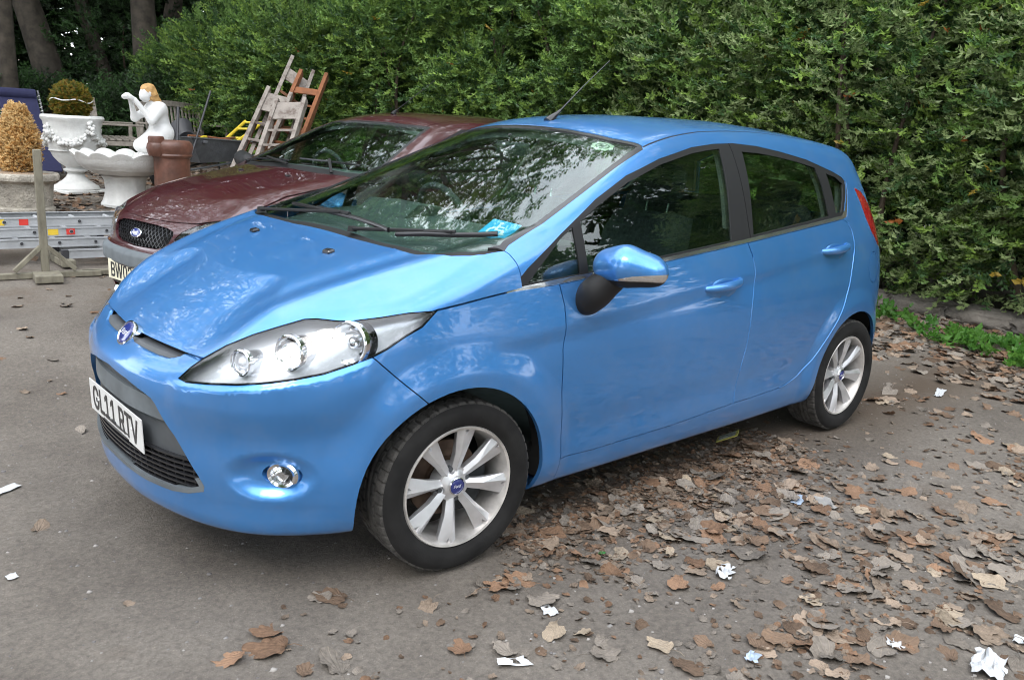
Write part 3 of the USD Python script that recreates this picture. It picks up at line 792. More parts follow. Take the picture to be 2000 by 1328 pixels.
        fdir = np.array([.80, .58, .03]); fdir /= np.linalg.norm(fdir)
        u, w, d = oblique(fdir)
        def fogm(prof, n=36):
            v, f = lathe(prof, n)
            return ((v * [1.12, .90, 1]) @ np.stack([u, w, d]) + c) * [1, sg, 1], f if sg > 0 else f[:, ::-1]
        fl = part("fog_lamp", fogm([(.026, .0), (.032, .016), (.040, .020), (.046, .012), (.047, -.03), (.03, -.05), (0, -.05)]), M["chrome"], car, smooth=30)
        part("fog_reflector", fogm([(.0, -.03), (.014, -.026), (.024, -.008), (.027, .004)]), M["lampchrome"], fl, smooth=50)
        part("fog_lens", fogm([(.0, .012), (.012, .010), (.022, .006), (.028, .002)]), M["lens"], fl, smooth=60)

    # grille: bar with plate, mesh below, slot and badge
    gi = inset(grille, -.004)
    BB = L(-.012, .02); BC = L(-.045, .025)
    BD = BB.translate([-.016, 0, 0])
    bar = ((BD - BC.translate([-.016, 0, 0])) ^ prism(gi, "x", .55, 1.2)) ^ prism([(-.9, .402), (.9, .402), (.9, .590), (-.9, .590)], "x", .5, 1.2)
    part("grille_bar", skin_mesh(bar, lambda p: F(p + [.016, 0, 0]), (-.012, -.045)), M["grey_plastic"], car)
    roll = ((BB.translate([-.004, 0, 0]) - BC) ^ prism(gi, "x", .55, 1.2)) ^ prism([(-.9, .508), (.9, .508), (.9, .570), (-.9, .570)], "x", .5, 1.2)
    part("grille_bar_top", skin_mesh(roll, lambda p: F(p + [.004, 0, 0]), (-.012, -.045)), M["faded"], car)
    lipm = (((B0 - BC) ^ prism(inset(grille, .001), "x", .55, 1.2)) - prism(inset(grille, -.016), "x", .5, 1.3)) ^ prism([(-.9, .2), (.9, .2), (.9, .36), (-.9, .36)], "x", .5, 1.2)
    skin("grille_lip", lipm, "faded", levels=(0, -.045))
    GI = prism(inset(grille, -.002), "x", .5, 1.2)
    for k in range(7):
        z = .305 + .0165 * k
        st = ((L_ := (BB - BC)) ^ GI) ^ prism([(-.9, z), (.9, z), (.9, z + .005), (-.9, z + .005)], "x", .5, 1.2)
        skin("grille_slat", st, "gloss", levels=(-.012, -.045))
    for k in range(-13, 14):
        y = k * .036
        st = ((BB - BC).translate([-.006, 0, 0]) ^ GI) ^ prism([(y, .29), (y + .004, .29), (y + .004, .405), (y, .405)], "x", .5, 1.2)
        if st.num_tri(): skin("grille_rib", st, "gloss", levels=())
    SI = prism(inset(slot, -.001), "x", .5, 1.2)
    skin("slot_trim", ((BB - BC).translate([.004, 0, 0]) ^ SI) ^ prism([(-.9, .685), (.9, .685), (.9, .698), (-.9, .698)], "x", .5, 1.2), "grey_plastic", levels=())
    skin("slot_back", ((BC - L(-.06, .03)) ^ prism(inset(slot, .01), "x", .5, 1.2)), "dark", levels=())
    # plate
    def on_plane(v, at, ex, ez):
        ey = np.cross(ez, ex)
        return np.asarray(v) @ np.stack([ex, ez, ey * -1]) + at
    def plate(par, text, at, tilt, matname, w=.52, h=.111, th=.055, rev=1):
        """at = centre; faces +x"""
        pl = moved(box(.004, w, h, bevel=.001), at, ry=tilt)
        pp = part("number_plate", pl, M[matname], par)
        t = meshkit.text_mesh(text, .079, .0012, bold=True); v = np.array(t.vertices)
        sx = (w - .07) / (v[:, 0].max() - v[:, 0].min())
        ex = v[:, 0].min(); v[:, 0] = (v[:, 0] - (v[:, 0].max() + ex) / 2) * sx; v[:, 1] -= .0395
        q = np.stack([v[:, 2] + .0021, v[:, 0], v[:, 1]], 1)
        part("plate_lettering", (rot(q, [0, 1, 0], tilt) + at, np.array(t.faces)), M["ink"], pp)
        return pp
    pp = plate(car, "GL11 RTV", np.array([.804, 0, .442]), math.radians(2), "white")
    for y in (-.166, .166):
        v, f = lathe([(0, .0035), (.003, .003), (.0042, .0)], 14); part("plate_screw", (np.stack([v[:, 2] + .806, v[:, 0] + y, v[:, 1] + .442], 1), f), M["sticker_white"], pp, smooth=60)
    # badge: chrome oval, blue field, script
    bd = np.array([.82, 0, .57]); bd /= np.linalg.norm(bd); u, w, d = oblique(bd)
    def oval(prof, sx=1.0, sy=1.0, at=(.752, 0, .706)):
        v, f = lathe(prof, 56)
        return (v * [sx, sy, 1]) @ np.stack([u, w, d]) + np.asarray(at), f
    bg = part("front_badge", oval([(.0, -.03), (.054, -.03), (.058, -.002), (.056, .006), (.050, .008), (.048, .004), (0, .004)], 1.0, .76), M["chrome"], car, smooth=30)
    part("badge_field", oval([(.0485, .0035), (.044, .0075), (.03, .0095), (0, .0105)], 1.0, .76), M["badge"], bg, smooth=50)
    v, f = emblem_text("Ford", .018, .002)
    part("badge_script", (np.stack([v[:, 0], v[:, 1], v[:, 2] + .0085], 1) @ np.stack([u, w, d]) + [.752, 0, .706], f), M["silverprint"], bg)

    # door handles: bar over a dish
    for sg in (1, -1):
        for k, (x, z, par) in enumerate(((-1.315, .846, 0), (-2.245, .944, 1))):
            y = float(F.plan(np.array([x]), np.array([0.8]))[0])
            yy = .70
            for _ in range(40):
                if F(np.array([[x, yy, z]]))[0] > 0: break
                yy += .004
            par = doors[par + (0 if sg > 0 else 2)]
            path = [(x + .118, yy - .008, z - .007), (x + .10, yy + .006, z - .005), (x + .06, yy + .021, z - .001), (x, yy + .026, z + .003), (x - .06, yy + .023, z + .008), (x - .10, yy + .008, z + .013), (x - .118, yy - .008, z + .015)]
            c = curve(path, 26); rr = .0125 + .006 * np.sin(np.linspace(0, np.pi, 26))
            v, f = tube(c, rr, 14); v[:, 2] = z + (v[:, 2] - z) * 1.0
            hn = part("handle", (v * [1, sg, 1], f if sg > 0 else f[:, ::-1]), M["blue"], par, smooth=60)
            v, f = lathe([(0, .001), (.055, .001), (.075, .0025), (.082, -.004)], 40)
            v = np.stack([v[:, 0] * 1.18 + x, v[:, 2] + yy - .0005, v[:, 1] * .52 + z - .012], 1)
            part("handle_dish", (v * [1, sg, 1], f[:, ::-1] if sg > 0 else f), M["blue"], hn, smooth=60)

    # rolled edges of the doors at the two rear gaps
    for sg, k in ((1, 0), (-1, 2)):
        for line, dr in ((Bline[1:], doors[k + 1]), (Cline[1:], doors[k + 1])):
            c = curve([(x, 0, z) for x, z in line], 60)
            for i in range(len(c)):
                a_, b_ = .5, 1.0
                for _ in range(28):
                    m_ = .5 * (a_ + b_)
                    if F(np.array([[c[i, 0], m_, c[i, 2]]]))[0] < 0: a_ = m_
                    else: b_ = m_
                c[i, 1] = a_ - .0012
            v, f = tube(c, .0034, 8)
            part("door_edge", (v * [1, sg, 1], f if sg > 0 else f[:, ::-1]), M["blue"], dr, smooth=60)
    # mirrors
    for sg, dr in ((1, doors[0]), (-1, doors[2])):
        def shell(p, d):
            return np.maximum(d, -(p[:, 0] + .610 + .22 * (p[:, 1] - .95)))
        hv, hf = blob([((-.545, .888, .984), .049, (-.550, .955, .994), .053), ((-.550, .955, .994), .053, (-.592, 1.052, .983), .032), ((-.60, .895, .984), .050, (-.615, 1.01, .984), .046)], .007, .03, extra=shell)
        fl = lambda v, f: (v * [1, sg, 1], f if sg > 0 else f[:, ::-1])
        cap = solid(hv, hf)
        low = prism([(.7, .5), (1.3, .5), (1.3, .962), (1.05, .957), (.90, .944), (.7, .938)], "x", -1, 0)
        strip_ = prism([(.955, .951), (1.3, .962), (1.3, .990), (1.09, .984), (1.02, .972)], "x", -1, 0)
        g = part("mirror", fl(*arr(cap - low - strip_)), M["blue"], dr, smooth=35)
        part("mirror_base", fl(*arr(cap ^ low)), M["black"], g, smooth=35)
        sv, sf = blob([((-.505, .832, .858), .046, (-.515, .862, .890), .042), ((-.515, .862, .890), .042, (-.545, .905, .945), .046)], .008, .03)
        part("mirror_stalk", fl(sv, sf), M["black"], g, smooth=60)
        part("mirror_indicator", fl(*arr(cap ^ strip_)), M["lampchrome"], g, smooth=35)
        mv, mf = blob([((-.550, .955, .994), .0525, (-.592, 1.052, .983), .0315)], .006, .02)
        am_ = arr(solid(mv, mf) ^ prism([(1.030, .964), (1.062, .964), (1.062, .974), (1.030, .974)], "x", -1, 0))
        part("indicator_bulb", fl(am_[0] + [.003, .002, 0], am_[1]), M["amber"], g, smooth=40)
        gl = moved(box(.004, .17, .090, bevel=.001), (-.618, .965, .985), rz=-.20)
        part("mirror_glass", fl(*gl), M["chrome"], g)

    # wipers, washer jets, aerial
    def surf_z(x, y, off=0.0):
        z = 1.7
        while z > .6 and F(np.array([[x, y, z]]))[0] > 0: z -= .004
        return z + off
    for pts, piv in (([(-.075, -.46), (-.040, -.20), (-.028, .06), (-.022, .33)], (.004, -.60)), ([(-.020, .38), (-.062, .48), (-.118, .58), (-.200, .700)], (.020, .16))):
        c = curve([(x, y, surf_z(x, y, .018)) for x, y in pts], 30)
        wp = part("wiper", tube(c, .009, 8), M["gloss"], car, smooth=60)
        c2 = curve([(x, y, surf_z(x, y, .026)) for x, y in pts[1:3]], 20)
        part("wiper_spine", tube(c2, np.linspace(.004, .009, 20), 8), M["black"], wp, smooth=60)
        m = c[17]; a = np.array([*piv, surf_z(*piv, .012)])
        part("wiper_arm", beam(a, m + [0, 0, .010], .024, .012, bevel=.003), M["black"], wp)
        part("wiper_pivot", moved(lathe([(0, .02), (.014, .018), (.018, 0)], 16), a - [0, 0, .01]), M["black"], wp, smooth=40)
    for y in (.28, -.28):
        z = surf_z(.182, y)
        part("washer_jet", moved(box(.030, .040, .016, bevel=.005), (.182, y, z + .003), ry=.2, rz=.12 * np.sign(y)), M["gloss"], car)
    a = np.array([-1.03, .03, surf_z(-1.03, .03)])
    an = part("aerial", tube([a + [0, 0, -.005], a + [-.02, 0, .012], a + [-.05, 0, .032], a + [-.07, 0, .047]], [.022, .018, .010, .007], 12), M["gloss"], car, smooth=60)
    part("aerial_mast", tube([a + [-.06, 0, .04], a + [-.22, -.01, .165], a + [-.38, -.015, .285]], [.0030, .0022, .0016], 8), M["gloss"], an)

    # stickers behind the glass
    def screen_z(x, y):
        lo_, hi_ = np.full(len(x), .9), np.full(len(x), 1.7)
        for _ in range(30):
            m_ = .5 * (lo_ + hi_); ins_ = F(np.stack([x, y, m_], 1)) < -.0098
            lo_, hi_ = np.where(ins_, m_, lo_), np.where(ins_, hi_, m_)
        return lo_
    def glass_piece(poly, corners, lift, m, name, par):
        """thin sheet behind the screen; poly in unit coordinates over the four (x, y) corners"""
        c_ = np.asarray(corners, float)
        mm = Manifold.extrude(CrossSection([np.asarray(poly, float)]) if CrossSection([np.asarray(poly, float)]).area() > 0 else CrossSection([np.asarray(poly, float)[::-1]]), 1.0).refine_to_length(.12)
        v, f = arr(mm)
        u_, w_ = v[:, :1], v[:, 1:2]
        q = c_[0] * (1 - u_) * (1 - w_) + c_[1] * u_ * (1 - w_) + c_[2] * u_ * w_ + c_[3] * (1 - u_) * w_
        z_ = screen_z(q[:, 0], q[:, 1]) - .0012 - lift + v[:, 2] * .0005
        fl_ = np.cross(c_[1] - c_[0], c_[3] - c_[0]) > 0
        return part(name, (np.c_[q, z_], f if fl_ else f[:, ::-1]), M[m], par)
    ring = lambda R, r, a0, a1, cx=.5, cy=.5: [(cx + R * math.cos(a), cy + R * math.sin(a)) for a in np.linspace(a0, a1, 26)] + [(cx + r * math.cos(a), cy + r * math.sin(a)) for a in np.linspace(a1, a0, 26)]
    # u runs up the glass, w runs to the car's left
    CS_ = [(-.205, .575), (-.312, .545), (-.345, .655), (-.238, .690)]
    st = glass_piece([(0, 0), (1, 0), (1, 1), (0, 1)], CS_, .0012, "sky_sticker", "windscreen_badge", car)
    UP = lambda pts: [(p[1], p[0]) for p in pts]
    for pg in (UP(ring(.26, .19, math.radians(110), math.radians(375), .44, .36)),
               UP([(.40 + .065 * math.cos(a), .84 + .065 * math.sin(a)) for a in np.linspace(0, 6.28, 16, endpoint=False)]),
               UP([(.36, .76), (.44, .76), (.46, .44), (.38, .44)]), UP([(.40, .66), (.40, .60), (.62, .60), (.62, .66)]), UP([(.40, .50), (.40, .43), (.70, .43), (.70, .50)]), UP([(.64, .47), (.71, .47), (.80, .20), (.73, .18)]), UP([(.74, .24), (.74, .18), (.86, .20), (.86, .25)])):
        glass_piece(pg, CS_, 0.0, "sticker_white", "wheelchair_symbol", st)
    CY_ = [(-.895, .400), (-.965, .400), (-.978, .500), (-.908, .500)]
    ys = glass_piece([(.5 + .5 * math.cos(a) * (1 + .10 * math.cos(8 * a)), .5 + .46 * math.sin(a) * (1 + .10 * math.cos(8 * a))) for a in np.linspace(0, 6.283, 48, endpoint=False)], CY_, .0012, "yellow_sticker", "yellow_sticker", car)
    glass_piece(ring(.30, .25, 0, 6.28), CY_, 0.0, "grey_plastic", "sticker_ring", ys)
    for k in range(5): glass_piece([(.36 + .06 * k, .36), (.385 + .06 * k, .36), (.385 + .06 * k, .64), (.36 + .06 * k, .64)], CY_, 0.0, "grey_plastic", "sticker_print", ys)

    # inside: dashboard, wheel, seats, rear shelf
    dv = Manifold.hull_points(np.array([(x, y, z) for y in (-.68, .68) for x, z in ((-.10, .90), (-.10, .965), (-.34, 1.015), (-.62, 1.03), (-.70, .96), (-.60, .62), (-.2, .6))], float))
    binn = Manifold.hull_points(np.array([(x, y, z) for y in (-.58, -.20) for x, z in ((-.42, 1.0), (-.52, 1.075), (-.66, 1.065), (-.7, .98))], float))
    dsh = part("dashboard", arr((dv + binn) ^ B4), M["dash"], car, smooth=30)
    stw = tube([(-.80 + .07 * math.sin(a), -.37 + .185 * math.cos(a), .97 + .175 * math.sin(a)) for a in np.linspace(0, 2 * np.pi, 41)], .015, 10, cap=False)
    sw = part("steering_wheel", stw, M["cabin"], car, smooth=60)
    part("steering_boss", moved(box(.05, .14, .11, bevel=.02), (-.785, -.37, .965)), M["cabin"], sw)
    for a in (.2, 2.94, 4.71):
        part("steering_spoke", beam((-.785, -.37 + .06 * math.cos(a), .965 + .05 * math.sin(a)), (-.80, -.37 + .18 * math.cos(a), .968 + .17 * math.sin(a)), .03, .014), M["cabin"], sw)
    for y in (.37, -.37):
        s0 = part("front_seat", arr(Manifold.hull_points(np.array([(x, y + q, z) for q in (-.23, .23) for x, z in ((-.80, .50), (-.82, .60), (-1.22, .56), (-1.25, .46))], float))), M["seat"], car, smooth=40)
        bk = Manifold.hull_points(np.array([(x, y + q * k, z) for q in (-.22, .22) for x, z, k in ((-1.20, .56, 1), (-1.34, .58, 1), (-1.43, 1.08, .85), (-1.35, 1.10, .8), (-1.30, 1.0, .95))], float))
        part("seat_back", arr(bk), M["seat"], s0, smooth=30)
        part("headrest", moved(box(.09, .25, .17, bevel=.035), (-1.425, y, 1.22), ry=-.15), M["seat"], s0, smooth=40)
        for q in (-.06, .06): part("headrest_post", tube([(-1.40, y + q, 1.05), (-1.42, y + q, 1.17)], .006, 8), M["chrome"], s0)
    rs = part("rear_seat", moved(box(.5, 1.2, .16, bevel=.04), (-1.95, 0, .58)), M["seat"], car, smooth=40)
    part("rear_seat_back", moved(box(.14, 1.2, .58, bevel=.05), (-2.28, 0, .84), ry=-.25), M["seat"], rs, smooth=40)
    for y in (.38, -.38): part("rear_headrest", moved(box(.09, .24, .13, bevel=.03), (-2.37, y, 1.17), ry=-.2), M["seat"], rs, smooth=40)
    part("parcel_shelf", moved(box(.50, 1.15, .02), (-2.62, 0, 1.02)), M["cabin"], car)
    part("cabin_floor", moved(box(2.1, 1.4, .02), (-1.2, 0, .31)), M["cabin"], car)
    rm = part("rear_view_mirror", moved(box(.03, .21, .06, bevel=.012), (-.86, 0, 1.33), ry=.2), M["cabin"], car, smooth=40)
    part("mirror_stem", tube([(-.86, 0, 1.34), (-.84, 0, 1.392)], .008, 8), M["cabin"], rm)

    W = wheel_meshes(phase=math.radians(-9))
    add_wheel(car, -.0, .733, .284, -.074, 1, W, .29); add_wheel(car, 0, -.733, .284, -.074, -1, W, .29)
    add_wheel(car, -2.489, .736, .284, 0, 1, W, .29); add_wheel(car, -2.489, -.736, .284, 0, -1, W, .29)
    return car
BLUE = build_blue_car()
# ----------------------------------------------------------------- the maroon car parked behind
class RedCar:
    half = [(.775, 0), (.770, .12), (.755, .25), (.725, .38), (.68, .49), (.61, .59), (.51, .675), (.38, .735), (.2, .78), (0, .80), (-.4, .812), (-1.2, .815), (-2.0, .81), (-2.5, .785), (-2.8, .72), (-2.97, .58), (-3.04, .35), (-3.06, 0)]
    def __init__(s):
        s.plan = plan_sdf(curve(s.half, 120), -3.5, 1.2, 1.2, .012)
        s.side = PC([0, .14, .22, .35, .55, .70, .80, .88, .95, 1.1, 1.22, 1.30, 1.5], [.09, .06, .03, .01, 0, .003, .016, .034, .055, .145, .225, .285, .48])
        s.frnt = PC([0, .14, .22, .34, .42, .47, .50, .56, .62, .66, .70, .76, .9, 1.2], [.16, .06, .02, .0, -.012, -.010, .018, .030, .050, .080, .125, .21, .42, .9])
        s.zc = PC([-1, -.45, -.28, -.1, .1, .3, .45, .56, .63, .68, .72, .8], [1.10, .985, .945, .912, .876, .832, .788, .742, .700, .660, .62, .5])
        s.roofc = PC([-3.4, -2.95, -2.7, -2.3, -1.8, -1.4, -1.1, -.95, -.6, 0], [1.0, 1.20, 1.262, 1.308, 1.335, 1.333, 1.312, 1.290, 1.22, 1.05])
    def hood(s, x, y):
        a, x = np.abs(y), np.clip(x, -.45, .9)
        yr = .50 + .10 * np.clip(.2 - x, -.4, .5)
        return s.zc(x) + .012 * np.exp(-(a / .22) ** 2) - .45 * softpos(a - yr, .06) - .03 * a ** 2
    def screen(s, x, y): return .838 - .452 * x - .16 * y * y
    def roof(s, x, y): return s.roofc(np.clip(x, -3.4, 0)) - .05 * (np.abs(y) / .5) ** 2.4
    def __call__(s, p):
        x, y, z = p.T
        a = np.abs(y); zz = np.clip(z, 0, 1.5)
        wf = sstep(.68, .42, a) * sstep(.1, .45, x)
        ins = s.side(zz) * (1 - wf) + s.frnt(np.clip(zz, 0, 1.2)) * wf
        ins = ins + sstep(-2.3, -2.95, x) * .30 * np.clip(zz - .75, 0, 1)
        r = np.minimum(np.hypot(x, z - .28), np.hypot(x + 2.446, z - .28))
        ins = ins - .010 * sstep(.42, .34, r)
        # rubbing band of the bumper stands proud all round the nose
        ins = ins - .016 * sstep(.2, .4, x) * sstep(.385, .405, z) * sstep(.505, .480, z)
        top = np.maximum(s.hood(x, y), softmin(s.screen(x, y), s.roof(x, y), .03))
        f = rmax(s.plan(x, y) + ins, (z - top) * .9, .05)
        return rmax(f, .17 - z, .03)

def build_red_car():
    F = RedCar()
    lo, hi = (-3.2, -.95, .08), (.92, .95, 1.45)
    L = lambda lev, h: solid(*level_mesh(F, lo, hi, h, lev))
    B0, B1, BI = L(0, .0165), L(-.014, .022), L(-.03, .03)
    G0, G1, T0, T1 = L(-.004, .022), L(-.009, .022), L(-.001, .022), L(-.013, .022)
    S, Gs, Ts = B0 - B1, G0 - G1, T0 - T1
    car = thing("maroon_car", "older maroon hatchback with grey bumper parked behind the blue car", "car", (-.706, -2.207, .15), .14)
    def skin(name, man, m, parent=car, levels=(0.0, -.014), label=None):
        if man.num_tri() == 0: print("empty", name); return None
        return part(name, skin_mesh(man, F, levels), M[m], parent, label=label)
    both = lambda m: m + mirror_y(m)
    far = 2.0
    circ = lambda cx, cz, r, n=48: [(cx + r * math.cos(a), cz + r * math.sin(a)) for a in np.linspace(0, 2 * np.pi, n, endpoint=False)]
    arches = both(prism(circ(0, .28, .315), "y", .4, far) + prism(circ(-2.446, .28, .31), "y", .4, far))
    R = S - arches
    def take(cut, gap=None):
        nonlocal R
        p = R ^ (gap if gap is not None else cut); R = R - cut
        return p
    # lamps: upright rounded outline seen from the front and side
    lamp_yz = [(.335, .535), (.40, .515), (.50, .520), (.58, .545), (.66, .60), (.695, .66), (.69, .70), (.62, .712), (.52, .700), (.42, .665), (.36, .625), (.33, .58)]
    LP = prism(lamp_yz, "x", .25, 1.2)
    grille = sym([(0, .642), (.15, .640), (.25, .634), (.305, .622), (.318, .602), (.300, .560), (.262, .530), (.20, .518), (0, .512)])
    surround = sym([(0, .660), (.25, .652), (.325, .638), (.340, .602), (.318, .550), (.275, .513), (.2, .502), (0, .497)])
    R = R - both(LP)
    GR, SU = prism(grille, "x", .5, 1.2), prism(surround, "x", .5, 1.2)
    R = R - GR
    skin("grille_surround", take(SU, SU), "red")
    zl = [(-.40, .905), (-.2, .885), (.15, .82), (.45, .725), (.60, .672), (.70, .655), (1.2, .655)]
    rear_edge = [(0, -.215), (.2, -.225), (.4, -.25), (.55, -.30), (.64, -.36), (.70, -.42), (.95, -.45)]
    top_poly = [(x, y) for y, x in rear_edge] + [(1.2, .95), (1.2, -.95)] + [(x, -y) for y, x in rear_edge[::-1][:-1]]
    bc = prism(zl + [(1.2, 1.3), (-.40, 1.3)], "y", -far, far) ^ prism(top_poly, "z", .4, 1.3)
    skin("bonnet", take(bc, bc ^ bc.translate([.004, 0, .004])), "red")
    band = prism([(.15, .400), (1.2, .400), (1.2, .492), (.15, .492)], "y", -far, far)
    skin("bumper_band", take(band), "faded")
    lowb = prism([(.16, 0), (1.2, 0), (1.2, .400), (.16, .400)], "y", -far, far)
    hole = prism(sym([(0, .315), (.30, .312), (.36, .28), (.30, .235), (0, .23)]), "x", .5, 1.2)
    skin("front_bumper", take(lowb) - hole, "red")
    skin("bumper_grille", (T0 - BI) ^ hole ^ prism([(-.5, .265), (.5, .265), (.5, .28), (-.5, .28)], "x", .4, 1.2), "black", levels=())
    A = [(-.42, .88), (-.36, .30), (-.36, .1)]
    wing = [(1.2, .66), (.60, .672), (.45, .725), (.15, .82), (-.2, .885), (-.40, .905)] + A + [(.16, .1), (.16, .40), (1.2, .40)]
    for mir in (lambda m: m, mirror_y):
        skin("front_wing", take(mir(prism(wing, "y", .2, far)), mir(prism(inset(wing, -.002), "y", .2, far))), "red")
    dlo = [(-.44, .905), (-.75, 1.06), (-1.0, 1.165), (-1.22, 1.232), (-1.7, 1.258), (-2.2, 1.235), (-2.5, 1.18), (-2.62, 1.05), (-2.5, .935), (-1.5, .915)]
    door = [(-.42, .895), (-.36, .30), (-1.50, .26), (-1.55, .905)]
    for mir in (lambda m: m, mirror_y):
        D = mir(prism(dlo, "y", .3, far)); take(D)
        g1 = [(-.56, .94), (-.80, 1.06), (-1.02, 1.148), (-1.22, 1.205), (-1.50, 1.222), (-1.46, .94)]
        g2 = [(-1.60, .945), (-1.62, 1.225), (-2.18, 1.205), (-2.44, 1.155), (-2.53, 1.05), (-2.45, .965)]
        fr = (Ts ^ D) - mir(prism(g1, "y", .3, far)) - mir(prism(g2, "y", .3, far))
        skin("window_frame", fr, "black", levels=(-.001, -.013))
        for g, nm in ((g1, "front_window"), (g2, "rear_window")): skin(nm, Gs ^ mir(prism(inset(g, .01), "y", .3, far)), "glass", levels=(-.004, -.009))
        dd = skin("door", take(mir(prism(door, "y", .3, far)), mir(prism(inset(door, -.003), "y", .3, far))), "red")
        s_ = 1 if mir(Manifold.cube([1, 1, 1])).bounding_box()[4] > .5 else -1
        hv, hf = blob([((-.50, .83, .93), .045, (-.52, .93, .94), .055), ((-.50, .80, .91), .03, (-.5, .85, .92), .03)], .012, .03)
        part("mirror", (hv * [1, s_, 1], hf if s_ > 0 else hf[:, ::-1]), M["black"], dd, smooth=50)
    ws = [(x, y) for y, x in rear_edge[:5]] + [(-.385, .665), (-.62, .605), (-.85, .545), (-1.00, .505), (-1.01, .49), (-.955, .30), (-.935, 0)]
    wp = ws + [(x, -y) for x, y in ws[::-1]]
    WIND = prism(wp, "z", .85, 1.4); take(WIND)
    cowl = [(x, y) for y, x in rear_edge[:5]] + [(-.385, .665), (-.40, .62), (-.345, .45), (-.315, .2), (-.305, 0)]
    COWL = prism(cowl + [(x, -y) for x, y in cowl[::-1]], "z", .85, 1.2)
    skin("cowl_panel", (T1 - BI) ^ COWL, "black", levels=(-.013, -.03))
    skin("windscreen_seal", (Ts ^ WIND) - prism(inset(wp, -.024), "z", .8, 1.4) - COWL, "frit", levels=(-.001, -.013))
    skin("windscreen", (Gs ^ prism(inset(wp, -.01), "z", .85, 1.4)) - COWL, "screen", levels=(-.004, -.009))
    rp = [(-.935, 0), (-.955, .30), (-1.0, .47), (-1.3, .468), (-1.8, .466), (-2.3, .46), (-2.62, .45), (-2.62, 0)]
    rp = rp + [(x, -y) for x, y in rp[::-1]]
    skin("roof", take(prism(rp, "z", 1.1, 1.5), prism(inset(rp, -.006), "z", 1.1, 1.5)), "red")
    hatch = prism([(-2.62, .55), (-3.4, .55), (-3.4, 1.5), (-2.62, 1.5)], "y", -.62, .62)
    rwin = prism(sym([(0, 1.20), (.42, 1.18), (.52, 1.0), (.50, .96), (0, .95)]), "x", -3.4, -2.6)
    skin("tailgate", take(hatch) - rwin, "red"); skin("rear_window", Gs ^ rwin, "glass", levels=(-.004, -.009))
    half = prism([(-4, -.001), (2, -.001), (2, 2), (-4, 2)], "z", 0, 2)
    skin("body_side", R ^ half, "red"); skin("body_side", R ^ mirror_y(half), "red")
    well = both(prism(circ(0, .28, .37), "y", .45, far) + prism(circ(-2.446, .28, .36), "y", .45, far))
    under = (BI ^ prism([(-4, 0), (2, 0), (2, .87), (-4, .87)], "y", -far, far)) - prism([(-.35, .3), (-.35, .87), (-.6, .9), (-2.8, .9), (-2.8, .3)], "y", -.7, .7) - well - both(LP.translate([.0, 0, 0]) ^ prism([(.3, 0), (1.2, 0), (1.2, 1), (.42, 1)], "y", -far, far))
    under = under - prism(inset(grille, .02), "x", .64, 1.2)
    skin("underbody", under, "dark", levels=())
    # lamps
    sh = lambda d: (B0.translate([-d, 0, 0]))
    for mir, sg in ((lambda m: m, 1), (mirror_y, -1)):
        LPi = prism(inset(lamp_yz, -.004), "x", .25, 1.2)
        bowl = (sh(.07) - sh(.09)) ^ LPi
        lt = part("headlight", skin_mesh(mir(bowl), lambda p: F(p + [.07, 0, 0]), (0,)), M["lampchrome"], car)
        rim = ((T1 - sh(.08)) ^ (LPi - prism(inset(lamp_yz, -.014), "x", .2, 1.2)))
        skin("headlight_rim", mir(rim), "gloss", lt, levels=())
        skin("headlight_lens", mir((B0 - G0) ^ prism(inset(lamp_yz, -.002), "x", .25, 1.2)), "lens", lt, levels=(0, -.004))
        v, f = lathe([(.002, -.03), (.03, -.022), (.055, .0), (.062, .02), (.066, .02), (.066, -.03)], 32)
        q = np.stack([v[:, 2] + .575, v[:, 0] + .50, v[:, 1] + .61], 1)
        part("lamp_reflector", (q * [1, sg, 1], f if sg > 0 else f[:, ::-1]), M["lampchrome"], lt, smooth=30)
        v, f = lathe([(0, .02), (.014, .014), (.018, -.02)], 20)
        q = np.stack([v[:, 2] + .57, v[:, 0] + .50, v[:, 1] + .61], 1)
        part("bulb_cover", (q * [1, sg, 1], f if sg > 0 else f[:, ::-1]), M["lampsilver"], lt, smooth=50)
    # mesh grille and badge
    gm = (B1 - sh(.045))
    GI = prism(inset(grille, -.003), "x", .45, 1.2)
    skin("grille_back", (sh(.05) - sh(.06)) ^ GI, "dark", levels=())
    for k in range(-17, 18):
        for s_ in (1, -1):
            y = k * .034
            pr = prism([(y - .0016, .577), (y + .0016, .577), (y + s_ * .07 + .0016, .65), (y + s_ * .07 - .0016, .65)], "x", .4, 1.2) + prism([(y - s_ * .07 - .0016, .505), (y - s_ * .07 + .0016, .505), (y + .0016, .577), (y - .0016, .577)], "x", .4, 1.2)
            m = (B1 - sh(.02)) ^ GI ^ pr
            if m.num_tri(): skin("grille_wire", m, "gloss", levels=())
    u, w, d = oblique([.92, 0, .38])
    def oval(prof, at=(.741, 0, .585)):
        v, f = lathe(prof, 48); return (v * [1.35, .62, 1]) @ np.stack([u, w, d]) + np.asarray(at), f
    bg = part("front_badge", oval([(0, -.02), (.042, -.02), (.046, 0), (.044, .005), (.039, .006), (.038, .003), (0, .003)]), M["chrome"], car, smooth=30)
    part("badge_field", oval([(.039, .003), (.03, .0065), (0, .008)]), M["badge"], bg, smooth=50)
    v, f = emblem_text("Ford", .019, .002)
    part("badge_script", (np.stack([v[:, 0], v[:, 1], v[:, 2] + .0065], 1) @ np.stack([u, w, d]) + [.741, 0, .585], f), M["silverprint"], bg)
    # plate, screen wipers, aerial, cabin, wheels
    at = np.array([.786, 0, .355])
    pl = part("number_plate", moved(box(.004, .52, .111, bevel=.001), at), M["cream"], car)
    t = meshkit.text_mesh("BW02 JYN", .079, .0012, bold=True); v = np.array(t.vertices)
